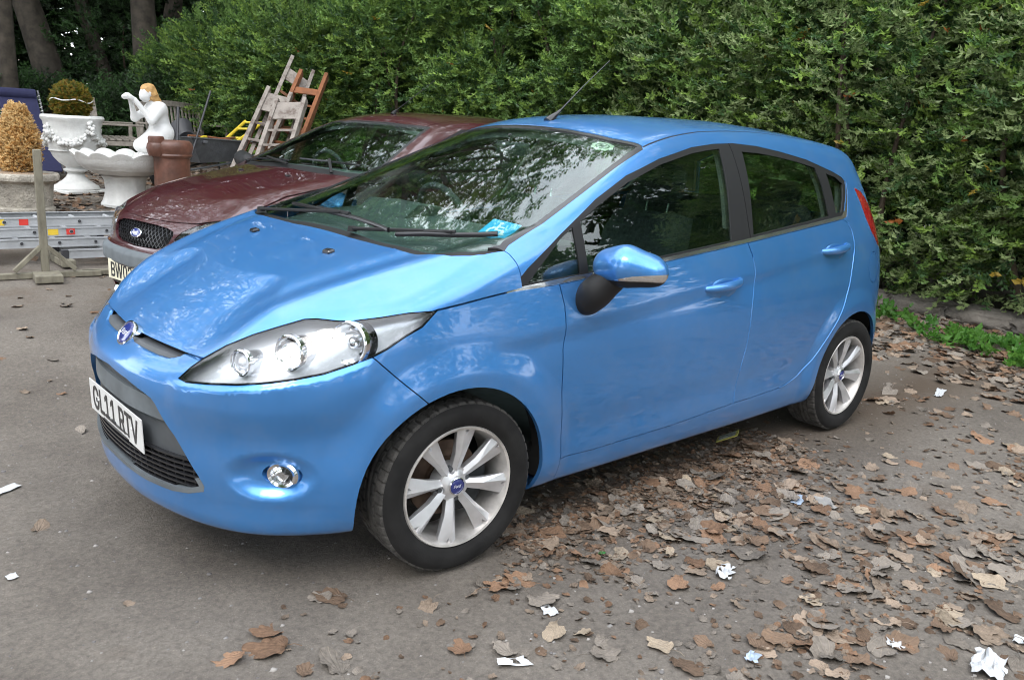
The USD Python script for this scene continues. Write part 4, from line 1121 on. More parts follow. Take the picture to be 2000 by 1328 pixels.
    v[:, 0] = (v[:, 0] - (v[:, 0].max() + v[:, 0].min()) / 2) * (.45 / np.ptp(v[:, 0])); v[:, 1] -= .0395
    part("plate_lettering", (np.stack([v[:, 2] + .0021, v[:, 0], v[:, 1]], 1) + at, np.array(t.faces)), M["ink"], pl)
    def sz(x, y):
        z = 1.5
        while z > .5 and F(np.array([[x, y, z]]))[0] > 0: z -= .004
        return z
    for pts, piv in (([(-.34, -.60), (-.32, -.35), (-.30, -.05)], (-.265, -.02)), ([(-.335, .02), (-.355, .25), (-.41, .52)], (-.27, .42))):
        c = curve([(x, y, sz(x, y) + .016) for x, y in pts], 24)
        wpr = part("wiper", tube(c, .006, 8), M["gloss"], car)
        part("wiper_arm", beam((*piv, sz(*piv) + .01), c[12] + [0, 0, .014], .018, .010, bevel=.002), M["black"], wpr)
    for y in (.25, -.25): part("washer_jet", moved(box(.024, .034, .012, bevel=.004), (-.08, y, sz(-.08, y) + .002)), M["black"], car)
    a = np.array([-1.12, 0, sz(-1.12, 0)])
    an = part("aerial", tube([a, a + [-.02, 0, .02], a + [-.035, 0, .035]], [.018, .014, .006], 10), M["black"], car)
    part("aerial_mast", tube([a + [-.03, 0, .03], a + [-.40, 0, .26]], [.003, .002], 6), M["black"], an)
    ds = Manifold.hull_points(np.array([(x, y, z) for y in (-.62, .62) for x, z in ((-.32, .80), (-.34, .885), (-.70, .93), (-.80, .88), (-.75, .6))], float))
    part("dashboard", arr(ds ^ BI), M["dash"], car, smooth=30)
    sw = part("steering_wheel", tube([(-.86 + .05 * math.sin(q), -.34 + .18 * math.cos(q), .87 + .165 * math.sin(q)) for q in np.linspace(0, 2 * np.pi, 33)], .015, 8, cap=False), M["cabin"], car, smooth=60)
    for y in (.34, -.34):
        s0 = part("front_seat", moved(box(.5, .46, .14, bevel=.04), (-1.15, y, .48)), M["seat"], car, smooth=40)
        part("seat_back", moved(box(.13, .44, .58, bevel=.05), (-1.42, y, .78), ry=-.22), M["seat"], s0, smooth=40)
        part("headrest", moved(box(.08, .24, .15, bevel=.03), (-1.50, y, 1.12), ry=-.2), M["seat"], s0, smooth=40)
    part("rear_seat", moved(box(.14, 1.15, .5, bevel=.05), (-2.3, 0, .75), ry=-.25), M["seat"], car, smooth=40)
    part("roof_lining", skin_mesh(((BI - L(-.045, .03)) ^ prism([(-.95, 1.0), (-.95, 1.5), (-2.7, 1.5), (-2.7, 1.0)], "y", -far, far)) - both(prism(dlo, "y", .2, far)), F, ()), M["lining"], car)
    W = wheel_meshes(R=.283, lip=.19, W=.165, nsp=7)
    for x, y, s_ in ((0, .715, 1), (0, -.715, -1), (-2.446, .715, 1), (-2.446, -.715, -1)):
        add_wheel(car, x, y, .28, 0, s_, W, .283, script=False)
    return car
build_red_car()
# ----------------------------------------------------------------- ground
RNG = np.random.default_rng(7)

def ground_z(x, y):
    t = np.clip((-np.asarray(y, float) - 1.0) / 1.6, 0, 1); t = t * t * (3 - 2 * t)
    s = -(y + 2.4); s = .5 * (s + np.sqrt(s * s + .36))
    far = np.clip(s, 0, 22)
    return .15 * t + .043 * far * t

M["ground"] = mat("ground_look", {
    "g": ("geometry", {}),
    "n1": ("noise_texture", {"scale": 1.1, "detail": 8.0, "roughness": .62}),
    "n2": ("noise_texture", {"scale": 55.0, "detail": 8.0, "roughness": .8}),
    "v": ("voronoi_texture", {"scale": 120.0, "randomness": 1.0}),
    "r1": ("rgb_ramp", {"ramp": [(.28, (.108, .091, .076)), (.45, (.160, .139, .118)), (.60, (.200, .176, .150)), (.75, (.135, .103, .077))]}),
    "r2": ("rgb_ramp", {"ramp": [(.22, (.42, .41, .40)), (.5, (.95, .95, .95)), (.8, (1.6, 1.57, 1.52))]}),
    "m": ("mix_color", {"blend_type": "multiply", "fac": 1.0, "use_clamp": False}),
    "vr": ("rgb_ramp", {"ramp": [(0, (1.55, 1.5, 1.45)), (.16, (1.25, 1.22, 1.2)), (.24, (.95, .95, .95)), (1, (.9, .9, .9))]}),
    "m2": ("mix_color", {"blend_type": "multiply", "fac": .8, "use_clamp": False}),
    "n3": ("noise_texture", {"scale": 2.3, "detail": 3.0, "roughness": .5}),
    "r3": ("rgb_ramp", {"ramp": [(.42, (0, 0, 0)), (.60, (.8, .8, .8))]}),
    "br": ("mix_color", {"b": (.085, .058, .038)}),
    "sx": ("separate_xyz", {}),
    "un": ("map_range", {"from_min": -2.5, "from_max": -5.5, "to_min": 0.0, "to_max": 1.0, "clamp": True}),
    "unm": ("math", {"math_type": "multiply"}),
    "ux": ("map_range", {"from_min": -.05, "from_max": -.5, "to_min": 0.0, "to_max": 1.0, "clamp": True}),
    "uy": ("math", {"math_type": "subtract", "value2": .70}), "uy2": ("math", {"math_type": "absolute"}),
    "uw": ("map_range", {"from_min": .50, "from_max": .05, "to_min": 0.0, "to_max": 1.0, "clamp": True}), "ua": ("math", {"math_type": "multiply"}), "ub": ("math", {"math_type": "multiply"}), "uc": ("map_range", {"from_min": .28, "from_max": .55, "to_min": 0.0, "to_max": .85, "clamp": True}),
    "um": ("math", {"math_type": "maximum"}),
    "hgt": ("math", {"math_type": "multiply_add", "value2": 1.6}),
    "b": ("bump", {"strength": .8, "distance": .012}),
    "p": ("principled_bsdf", {"roughness": .86, "specular_ior_level": .35})},
    [("g.position", "n1.vector"), ("g.position", "n2.vector"), ("g.position", "v.vector"), ("g.position", "n3.vector"), ("n1.fac", "r1.fac"), ("n2.fac", "r2.fac"), ("r1.color", "m.a"), ("r2.color", "m.b"),
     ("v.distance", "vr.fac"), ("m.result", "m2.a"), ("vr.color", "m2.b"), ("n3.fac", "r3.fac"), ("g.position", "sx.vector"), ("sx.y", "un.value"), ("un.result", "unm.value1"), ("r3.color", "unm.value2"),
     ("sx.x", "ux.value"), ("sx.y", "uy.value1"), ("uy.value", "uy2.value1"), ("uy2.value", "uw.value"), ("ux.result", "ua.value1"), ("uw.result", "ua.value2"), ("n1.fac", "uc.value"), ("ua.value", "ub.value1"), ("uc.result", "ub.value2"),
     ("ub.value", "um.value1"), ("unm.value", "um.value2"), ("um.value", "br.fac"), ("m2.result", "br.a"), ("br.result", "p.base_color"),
     ("n2.fac", "hgt.value1"), ("vr.color", "hgt.value3"), ("hgt.value", "b.height"), ("b.normal", "p.normal")])

def make_ground():
    def axis(lo, hi, fine_lo, fine_hi, fine, coarse):
        a = list(np.arange(fine_lo, fine_hi, fine))
        left, right = [], []
        s, q = fine, fine_lo
        while q > lo: s = min(s * 1.35, coarse); q -= s; left.append(q)
        s, q = fine, a[-1]
        while q < hi: s = min(s * 1.35, coarse); q += s; right.append(q)
        return np.array(left[::-1] + a + right)
    xs, ys = axis(-260, 260, -7, 2.6, .06, 25), axis(-260, 260, -6, 3.4, .06, 25)
    X, Y = np.meshgrid(xs, ys, indexing="ij")
    Z = ground_z(X, Y)
    P = np.stack([X, Y, np.zeros_like(X)], -1)
    bump = (meshkit.fbm(P * 1.7, 4, 3) - .5) * .030 + (meshkit.fbm(P * 7.0, 3, 9) - .5) * .012
    near = (np.abs(X + 1.2) < 2.2) & (np.abs(Y) < 1.05)
    Z = Z + bump * np.where(np.hypot(X + 1, Y) < 12, 1, 0) - .008
    i = np.arange(len(xs) - 1)[:, None] * len(ys) + np.arange(len(ys) - 1)[None]
    q = np.stack([i, i + len(ys), i + len(ys) + 1, i + 1], -1).reshape(-1, 4)
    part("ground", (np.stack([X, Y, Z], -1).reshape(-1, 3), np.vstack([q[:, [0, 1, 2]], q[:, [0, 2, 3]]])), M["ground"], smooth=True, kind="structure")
make_ground()
# ----------------------------------------------------------------- leaves, hedge, trees
def leaf_look(name, col, trans, var=.35, rough=.5):
    lo = tuple(c * (1 - var) for c in col); hi = tuple(c * (1 + var) for c in col)
    return mat(name, {
        "o": ("object_info", {}), "g": ("geometry", {}),
        "n": ("noise_texture", {"scale": 1.5, "detail": 4.0, "roughness": .6}),
        "a": ("math", {"math_type": "multiply_add", "value2": .35}),
        "h": ("math", {"math_type": "multiply_add", "value2": 1.3, "value3": -.32}),
        "r": ("rgb_ramp", {"ramp": [(.1, lo), (.5, col), (.9, hi)]}),
        "p": ("principled_bsdf", {"roughness": rough, "specular_ior_level": .35}),
        "t": ("translucent_bsdf", {"color": trans}), "m": ("mix_closure", {"fac": .28})},
        [("g.position", "n.vector"), ("n.fac", "h.value1"), ("o.random", "a.value1"), ("h.value", "a.value3"), ("a.value", "r.fac"), ("r.color", "p.base_color"), ("p.BSDF", "m.closure1"), ("t.BSDF", "m.closure2")], surface="m.closure")

LEAF = [leaf_look("leaf_mid", (0.1250, 0.2120, 0.0557), (.09, .18, .04), .5, .38), leaf_look("leaf_grey", (0.2024, 0.2608, 0.1061), (.11, .19, .07), .45, .38), leaf_look("leaf_dark", (0.0442, 0.0910, 0.0312), (.04, .09, .02), .5, .38),
        leaf_look("leaf_light", (0.1931, 0.2935, 0.0597), (.14, .25, .05), .45, .38), leaf_look("leaf_yellow", (.32, .22, .035), (.35, .25, .04), .3), leaf_look("leaf_wood", (.018, .034, .014), (.025, .05, .014), .5)]
M["bark"] = plain("bark", (.060, .049, .037), .9, noise=(6.0, .5), bump=.8, bscale=22.0)
M["twig"] = plain("twig", (.075, .055, .038), .9, noise=(9.0, .4))

AUT = leaf_look("leaf_rust", (.30, .10, .025), (.3, .1, .03), .4)

def leaf(L, w, fold=.25):
    """one folded leaf: base at the origin, tip along +x"""
    v = np.array([(0, 0, 0), (.45 * L, w / 2, fold * w), (L, 0, -.12 * L), (.45 * L, -w / 2, fold * w)])
    return v, np.array([(0, 2, 1), (0, 3, 2)])

def sprig(seed, n=15, size=.26, L=.055, w=.030, droop=.5):
    """a twig with leaves on both sides"""
    r = np.random.default_rng(seed)
    t = np.linspace(0, 1, 6)
    path = np.stack([t * size, .10 * size * np.sin(t * 3 + seed), -droop * size * t ** 2 * .5], 1)
    ms = [tube(path, np.linspace(.0032, .0012, 6), 3, cap=False)]
    for k in range(n):
        q = .12 + .88 * (k + r.random()) / n
        p = np.array([np.interp(q, t, path[:, i]) for i in range(3)])
        s = 1 if k % 2 else -1
        v, f = leaf(L * r.uniform(.7, 1.25), w * r.uniform(.8, 1.2), r.uniform(.1, .4))
        v = rot(v, [1, 0, 0], r.uniform(-.9, .9)); v = rot(v, [0, 1, 0], r.uniform(-.2, .8)); v = rot(v, [0, 0, 1], s * r.uniform(.4, 1.5))
        ms.append((v + p, f))
    return join(*ms)

SPRIGS = [sprig(s) for s in (1, 2, 3)]
SPRIGS_BIG = [sprig(s, 16, .42, .115, .060) for s in (4, 5, 6)]

def scatter(name, parent, pts, nrm, looks, protos, scale, seed, jitter=.9, label=None, kind="stuff", spin=True):
    """one PointInstancer of leafy twigs that point along nrm"""
    r = np.random.default_rng(seed)
    path = numbered(name, str(parent.GetPath()) if parent else "/World")
    pi = UsdGeom.PointInstancer.Define(stage, path)
    pro = []
    for i, m in enumerate(protos):
        for j, lk in enumerate(looks):
            me = usdkit.mesh(stage, f"{path}/twig_{i}{j}", m, lk); pro.append(me.GetPath())
    pi.CreatePrototypesRel().SetTargets(pro)
    n = len(pts)
    d = nrm + r.normal(0, jitter * .5, (n, 3)); d /= np.linalg.norm(d, axis=1, keepdims=True)
    u = np.cross(d, r.normal(0, .35, (n, 3)) + [0, 0, 1.0]); u /= np.linalg.norm(u, axis=1, keepdims=True)
    w = np.cross(d, u)
    R = np.stack([d, u, w], 2)           # columns: x along d
    from scipy.spatial.transform import Rotation
    q = Rotation.from_matrix(R).as_quat()
    pi.CreatePositionsAttr(Vt.Vec3fArray.FromNumpy(np.asarray(pts, np.float32)))
    pi.CreateOrientationsAttr(Vt.QuathArray([Gf.Quath(float(a[3]), float(a[0]), float(a[1]), float(a[2])) for a in q]))
    s = r.uniform(.75, 1.3, n) * scale
    pi.CreateScalesAttr(Vt.Vec3fArray.FromNumpy(np.repeat(s[:, None], 3, 1).astype(np.float32)))
    pi.CreateProtoIndicesAttr(Vt.IntArray.FromNumpy(r.integers(0, len(pro), n).astype(np.int32)))
    return tag(pi.GetPrim(), label, kind=kind)

def limb(a, b, r0, r1, seed, bend=.15, n=9, sides=8):
    r = np.random.default_rng(seed)
    t = np.linspace(0, 1, n)[:, None]
    a, b = np.asarray(a, float), np.asarray(b, float)
    off = r.normal(0, 1, 3) * bend * np.linalg.norm(b - a)
    p = a + (b - a) * t + off * np.sin(t * np.pi) * .5
    return tube(p, np.linspace(r0, r1, n), sides)

def bush(name, label, cat, x, y, rx, ry, h, n, looks, seed, group=None, dens=(.62, 1.08), protos=SPRIGS, scale=1.0, base=.0, face=None, rz=0.0, clumps=0):
    """leafy bush: stems, inner shade leaves and an uneven outer coat of twigs"""
    r = np.random.default_rng(seed)
    z0 = float(ground_z(x, y))
    t = thing(name, label, cat, (x, y, z0), rz, group)
    for k in range(4):
        a = r.uniform(0, 6.28)
        part("stem", limb((.25 * math.cos(a), .25 * math.sin(a), -.05), (rx * .5 * math.cos(a), ry * .5 * math.sin(a), h * r.uniform(.6, .85)), .035, .012, seed * 10 + k), M["twig"], t, smooth=50)
    m = 0; P, N = [], []
    while m < n:
        u = r.normal(0, 1, (n, 3)); u /= np.linalg.norm(u, axis=1, keepdims=True)
        rad = r.uniform(dens[0] ** 3, dens[1] ** 3, n) ** (1 / 3)
        k = 1 + .52 * (meshkit.fbm(u * 2.6 + seed * 3.1, 3, seed) - .5) * 2 + .24 * (meshkit.fbm(u * 7.0 + seed, 2, seed + 5) - .5) * 2
        p = u * (rad * k)[:, None] * [rx, ry, h * .58] + [0, 0, h * .50]
        ok = (p[:, 2] > base) 
        hole = meshkit.fbm((p + seed) * 1.6, 3, seed + 2)
        ok &= hole > .41
        if face is not None: ok &= (u @ np.asarray(face, float)) > -.35
        P.append(p[ok]); N.append((u * [1, 1, .55] + [0, 0, -.05])[ok]); m += ok.sum()
    P, N = np.vstack(P)[:n], np.vstack(N)[:n]
    if clumps:
        P, N = P[:int(n * .38)], N[:int(n * .38)]; Q = [P]; QN = [N]; per = int(n * .62 / clumps)
        for k in range(clumps):
            u = r.normal(0, 1, 3); u[2] = r.uniform(-.75, .9); u /= np.linalg.norm(u)
            c = u * [rx * .86, ry * .92, h * .54] + [0, 0, h * .50]
            R_ = np.array([r.uniform(.30, .58), r.uniform(.38, .75), r.uniform(.26, .50)])
            w = r.normal(0, 1, (per, 3)) + u * .75 + [0, 0, .35]; w /= np.linalg.norm(w, axis=1, keepdims=True)
            q = c + w * R_ * (r.uniform(.3, 1.0, (per, 1)) ** .4) * (1 + .35 * (meshkit.fbm(w * 3 + k, 2, seed) - .5))[:, None]
            q[:, 2] -= .25 * np.maximum(0, (w[:, 0] * u[0] + w[:, 1] * u[1])) * R_[2]
            ok = q[:, 2] > base; Q.append(q[ok]); QN.append((w * [1, 1, .5] + u * .5 + [0, 0, -.15])[ok])
        P, N = np.vstack(Q), np.vstack(QN)
    scatter("foliage", t, P, N, looks, protos, scale, seed)
    return t

# the hedge that closes the yard: separate shrubs grown into each other
HEDGE = [(-6.75, 2.4, 1.15, 1.5, 4.3), (-6.95, .6, 1.1, 1.35, 4.5), (-7.0, -1.2, 1.1, 1.35, 4.3), (-7.15, -2.9, 1.1, 1.35, 4.4), (-7.05, -4.6, 1.15, 1.4, 4.2), (-6.55, -6.2, 1.2, 1.35, 4.0), (-5.9, -7.8, 1.2, 1.3, 3.5), (-5.35, -9.5, 1.2, 1.35, 2.9), (-5.2, -11.4, 1.2, 1.4, 2.4), (-5.3, -13.3, 1.3, 1.4, 1.9)]
HL_ = ["dense grey-green hedge shrub at the right edge, above the stone bank", "tall grey-green shrub of the hedge behind the stone bank", "broad green hedge shrub just behind the back of the blue car", "green hedge shrub with yellow specks behind the blue car's rear window",
       "deep green hedge shrub rising over the blue car's roof", "green hedge shrub rising over the maroon car's roof", "ivy-like green shrub that swallows the wooden stepladders", "bright green shrub behind the yellow ladder frame", "bright green shrub behind the slatted bench", "dark green shrub at the left end of the hedge by the tree trunks"]
for i, (x, y, rx, ry, h) in enumerate(HEDGE):
    lk = [LEAF[0], LEAF[1], LEAF[1], LEAF[2], LEAF[3]] if i < 4 else [LEAF[0], LEAF[0], LEAF[3], LEAF[2]]
    b_ = bush("hedge_shrub", HL_[i], "shrub", x + (.18 if i < 4 else 0), y, rx, ry, h, 6200, lk, 100 + i, "shrubs of the hedge round the yard", base=.03, dens=(.45, 1.0), scale=.86, clumps=44)
    fr = np.random.default_rng(900 + i); nf = [26, 34, 40, 34, 22, 10, 10, 12, 8, 8][i]
    u = fr.normal(0, 1, (nf, 3)); u[:, 0] = np.abs(u[:, 0]) + .3; u /= np.linalg.norm(u, axis=1, keepdims=True)
    scatter("autumn_leaves", b_, u * [rx * 1.02, ry, h * .56] + [0, 0, h * .5], u, [LEAF[4], LEAF[4], AUT], [sprig(71, 5, .09, .05, .032), sprig(72, 4, .07, .06, .04)], 1.0, 950 + i)

def tree(name, label, x, y, r0, h_trunk, crown_c, crown_r, n, looks, seed, lean=(0, 0), group="tall trees behind the hedge", limbs=6, protos=SPRIGS_BIG, gap=.44, scale=1.0):
    r = np.random.default_rng(seed)
    z0 = float(ground_z(x, y))
    t = thing(name, label, "tree", (x, y, z0), 0, group)
    top = np.array([lean[0], lean[1], h_trunk])
    tt = np.linspace(0, 1, 12)[:, None]
    path = np.array([0, 0, -.2]) + (top + [0, 0, .2]) * tt + np.array([.12, -.10, 0]) * np.sin(tt * 3.0 + seed)
    rad = np.linspace(r0, r0 * .55, 12); rad[0] *= 1.5; rad[1] *= 1.15
    part("trunk", tube(path, rad, 16), M["bark"], t, smooth=60)
    C, Rr = np.asarray(crown_c, float), np.asarray(crown_r, float)
    for k in range(limbs):
        u = r.normal(0, 1, 3); u /= np.linalg.norm(u); u[2] = abs(u[2]) * .6
        a = path[-1 - (k % 4)]
        part("limb", limb(a, C + u * Rr * .8, r0 * .42, .02, seed * 7 + k, .2), M["bark"], t, smooth=50)
    P, N, m = [], [], 0
    while m < n:
        u = r.normal(0, 1, (n, 3)); u /= np.linalg.norm(u, axis=1, keepdims=True)
        p = C + u * (r.uniform(.2, 1, n) ** .5)[:, None] * Rr
        w = p + [x, y, z0]
        ok = meshkit.fbm(w * .75 + seed, 4, seed) > gap
        P.append(p[ok]); N.append((u * [1, 1, .4] + [0, 0, -.15])[ok]); m += ok.sum()
    scatter("crown", t, np.vstack(P)[:n], np.vstack(N)[:n], looks, protos, scale, seed)
    return t

TR = [(-8.6, 1.6, "broad tree whose crown hangs over the hedge at the right"), (-9.2, -2.6, "tall tree standing behind the hedge shrubs over the blue car"), (-8.9, -6.6, "tall tree standing behind the hedge shrubs over the maroon car"), (-7.6, -10.8, "tall tree behind the bright green shrubs by the ladders")]
for i, (x, y, lb) in enumerate(TR):
    tree("tree", lb, x, y, .20, 4.2, (.6, 0, 7.8), (3.0, 3.2, 3.8), 1500, [LEAF[0], LEAF[2], LEAF[1]], 300 + i, gap=.48, protos=SPRIGS, scale=1.8, limbs=12)

K_ = [LEAF[0], LEAF[2], LEAF[1]]
for i, (x, y, r0, c, rr, n, lean, lb) in enumerate((
        (-5.9, -10.4, .19, (1.6, .3, 9.0), (4.0, 4.0, 4.6), 2000, (.9, .2), "leaning tree whose open crown hangs over the slatted bench and the ladders"),
        (-2.2, -14.6, .16, (.6, 1.4, 9.6), (4.6, 4.0, 5.4), 1550, (.4, .5), "tree whose open crown hangs over the urn and the bird bath"),
        (1.3, -14.8, .17, (-.2, 1.4, 9.6), (4.6, 4.0, 5.4), 1550, (-.2, .4), "tree standing beyond the ladder pile, left of the yard"),
        (5.0, -13.5, .17, (-.2, .9, 9.2), (4.2, 3.8, 5.0), 1400, (-.3, .4), "tree farthest to the left behind the ladder pile"))):
    tree("tree", lb, x, y, r0, 5.2, c, rr, n, K_, 321 + i, lean, gap=.47, protos=SPRIGS, scale=1.9, limbs=14)

for i, (x, y, lb) in enumerate(((9.5, 9.5, "broad tree standing behind the photographer, to the right of the yard"), (3.5, 13.0, "broad tree standing straight behind the photographer"), (-3.5, 13.5, "broad tree across the yard, facing the car's doors"), (-10.0, 11.5, "broad tree across the yard, towards the hedge"), (11.5, 1.5, "broad tree beyond the front of the cars"), (10.5, -6.5, "broad tree beyond the maroon car's bonnet"))):
    tree("yard_tree", lb, x, y, .22, 2.2, (0, 0, 4.6), (3.6, 3.0, 4.2), 1300, [LEAF[0], LEAF[2]], 330 + i, group="trees on the open side of the yard", scale=1.7, gap=.40)
# ----------------------------------------------------------------- the yard's things
def bump_mat(name, col, rough, nscale, amt, bscale, bump, col2=None):
    lo = tuple(c * (1 - amt) for c in col); hi = col2 or tuple(min(1, c * (1 + amt)) for c in col)
    return mat(name, {"tc": ("texture_coordinate", {}), "n": ("noise_texture", {"scale": nscale, "detail": 8.0, "roughness": .65}), "r": ("rgb_ramp", {"ramp": [(.3, lo), (.55, col), (.75, hi)]}),
                      "bn": ("noise_texture", {"scale": bscale, "detail": 5.0}), "b": ("bump", {"strength": bump, "distance": .02}), "p": ("principled_bsdf", {"roughness": rough})},
               [("tc.object", "n.vector"), ("n.fac", "r.fac"), ("r.color", "p.base_color"), ("tc.object", "bn.vector"), ("bn.fac", "b.height"), ("b.normal", "p.normal")])

def grain_mat(name, col, col2, rough=.85, axis=0, s=(3.0, 45.0, 45.0)):
    sc = tuple(np.roll(s, axis))
    return mat(name, {"tc": ("texture_coordinate", {}), "mp": ("mapping", {"scale": sc}), "n": ("noise_texture", {"scale": 1.0, "detail": 6.0, "roughness": .65}), "r": ("rgb_ramp", {"ramp": [(.28, col2), (.5, col), (.72, tuple(c * 1.25 for c in col))]}),
                      "b": ("bump", {"strength": .5, "distance": .01}), "p": ("principled_bsdf", {"roughness": rough})},
               [("tc.object", "mp.vector"), ("mp.vector", "n.vector"), ("n.fac", "r.fac"), ("r.color", "p.base_color"), ("n.fac", "b.height"), ("b.normal", "p.normal")])

M["white_stone"] = bump_mat("white_painted_stone", (.58, .58, .56), .6, 7.0, .16, 60.0, .25)
M["cast_stone"] = bump_mat("weathered_cast_stone", (.34, .31, .26), .9, 9.0, .45, 45.0, .9)
M["statue"] = bump_mat("white_statue_paint", (.60, .60, .59), .5, 9.0, .10, 50.0, .08)
M["hair"] = bump_mat("gold_hair_paint", (.46, .27, .10), .5, 12.0, .35, 40.0, .5)
M["terracotta"] = bump_mat("brown_salt_glaze", (.105, .045, .030), .42, 6.0, .5, 18.0, .25)
M["teak"] = grain_mat("weathered_teak", (.23, .205, .175), (.10, .085, .07), s=(12.0, 12.0, 12.0))
M["post_wood"] = grain_mat("green_grey_wood", (.17, .155, .115), (.085, .075, .055), s=(14.0, 14.0, 4.0))
M["white_wood"] = grain_mat("flaking_white_paint", (.25, .22, .195), (.075, .045, .034), s=(10.0, 10.0, 10.0))
M["brown_wood"] = grain_mat("brown_ladder_wood", (.17, .075, .038), (.07, .04, .028), s=(9.0, 9.0, 9.0))
M["orange_wood"] = grain_mat("orange_ladder_wood", (.21, .080, .034), (.11, .045, .022), s=(9.0, 9.0, 9.0))
M["aluminium"] = bump_mat("dull_aluminium", (.34, .35, .36), .42, 6.0, .2, 80.0, .1)
M["alu_white"] = plain("white_end_cap", (.62, .62, .60), .5)
M["red_sticker"] = plain("red_label", (.55, .04, .03), .5); M["yel_label"] = plain("yellow_label", (.65, .45, .04), .5)
M["yellow"] = bump_mat("yellow_paint", (.62, .47, .03), .5, 9.0, .2, 40.0, .15)
M["canvas"] = bump_mat("navy_canvas", (.016, .018, .062), .85, 30.0, .2, 300.0, .2)
M["steel_grey"] = bump_mat("grey_steel", (.085, .09, .095), .5, 8.0, .35, 60.0, .2)
M["rod"] = plain("dark_rod", (.03, .03, .034), .5)
M["soil"] = bump_mat("soil", (.035, .025, .018), .95, 20.0, .4, 60.0, 1.0)
M["chips"] = bump_mat("bark_chips", (.36, .27, .19), .95, 40.0, .5, 60.0, 1.0)
M["ribbon"] = plain("white_ribbon", (.75, .75, .72), .6)
DEAD = [leaf_look("leaf_dead_tan", (.66, .47, .22), (.45, .3, .13), .3), leaf_look("leaf_dead_brown", (.48, .27, .09), (.3, .17, .05), .35)]
TOPI = [leaf_look("leaf_topiary", (.19, .155, .016), (.18, .15, .02), .45), leaf_look("leaf_topiary_green", (.070, .095, .014), (.08, .10, .02), .4), leaf_look("leaf_topiary_rust", (.21, .125, .018), (.2, .12, .02), .35)]
SMALL = [sprig(s, 12, .085, .022, .011, .2) for s in (11, 12, 13)]

def gz(x, y, d=0.0): return (x, y, float(ground_z(x, y)) + d)

# white urn with garlands and a clipped ball
def make_urn():
    x, y, z = gz(-1.29, -8.16, -.01)
    t = thing("garden_urn", "white stone urn on a square foot, hung with moulded garlands", "urn", (x, y, z), .3)
    prof = [(.0, .03), (.24, .03), (.25, .045), (.235, .075), (.20, .095), (.185, .11), (.15, .13), (.105, .175), (.088, .215), (.095, .232), (.128, .245), (.132, .262), (.10, .275), (.105, .29), (.17, .335), (.225, .40), (.262, .48), (.283, .56), (.290, .62), (.288, .68), (.292, .735), (.305, .76), (.312, .80), (.330, .822), (.336, .845), (.326, .868), (.305, .872), (.292, .855), (.285, .81), (0, .80)]
    part("bowl", lathe(prof, 72), M["white_stone"], t, smooth=35)
    part("plinth", box(.56, .56, .035, (0, 0, .0175), .006), M["white_stone"], t)
    part("bead_band", lathe([(.262, .465), (.274, .475), (.262, .485)], 72), M["white_stone"], t, smooth=60)
    r = np.random.default_rng(5)
    for k in range(4):
        a0 = k * np.pi / 2 + .05
        bits = []
        for q in np.linspace(0, 1, 30):
            a = a0 + q * (np.pi / 2); sag = .155 * (1 - (2 * q - 1) ** 2)
            zz = .735 - .02 - sag * 1.0; rr = np.interp(zz, [.48, .56, .62, .68, .74], [.262, .283, .290, .288, .293])
            thick = .020 + .016 * (1 - (2 * q - 1) ** 2)
            for _ in range(4):
                s = trimesh.creation.icosphere(1, r.uniform(.5, .8) * thick); v = np.array(s.vertices)
                v += [(rr + .010) * math.cos(a), (rr + .010) * math.sin(a), zz] + r.normal(0, thick * .45, 3)
                bits.append((v, np.array(s.faces)))
        part("garland", join(*bits), M["white_stone"], t, smooth=True)
        bits = []
        for _ in range(26):
            s = trimesh.creation.icosphere(1, r.uniform(.014, .03)); v = np.array(s.vertices)
            v += [.312 * math.cos(a0), .312 * math.sin(a0), .70] + r.normal(0, 1, 3) * [.02, .02, .042]
            bits.append((v, np.array(s.faces)))
        part("rosette", join(*bits), M["white_stone"], t, smooth=True)
    part("soil", lathe([(0, .83), (.15, .835), (.287, .815)], 40), M["soil"], t, smooth=True)
    b = thing("topiary_ball", "olive-gold clipped ball shrub with a white ribbon in the urn", "shrub", (x, y, z + .84))
    part("stem", limb((0, 0, -.02), (.01, 0, .2), .018, .012, 3), M["twig"], b)
    rr = np.random.default_rng(8); u = rr.normal(0, 1, (2600, 3)); u /= np.linalg.norm(u, axis=1, keepdims=True)
    p = u * (.180 * rr.uniform(.55, .93, 2600) ** .5)[:, None] * (1 + .05 * (meshkit.fbm(u * 4, 2, 4) - .5))[:, None] + [0, 0, .185]
    scatter("foliage", b, p, u, TOPI, SMALL, .75, 21, .8)
    a = np.linspace(0, 2 * np.pi, 60)
    part("ribbon", tube(np.stack([.222 * np.cos(a), .222 * np.sin(a), .195 + .012 * np.sin(5 * a) + .01 * np.sin(2 * a)], 1), .006, 6, False), M["ribbon"], b)
make_urn()

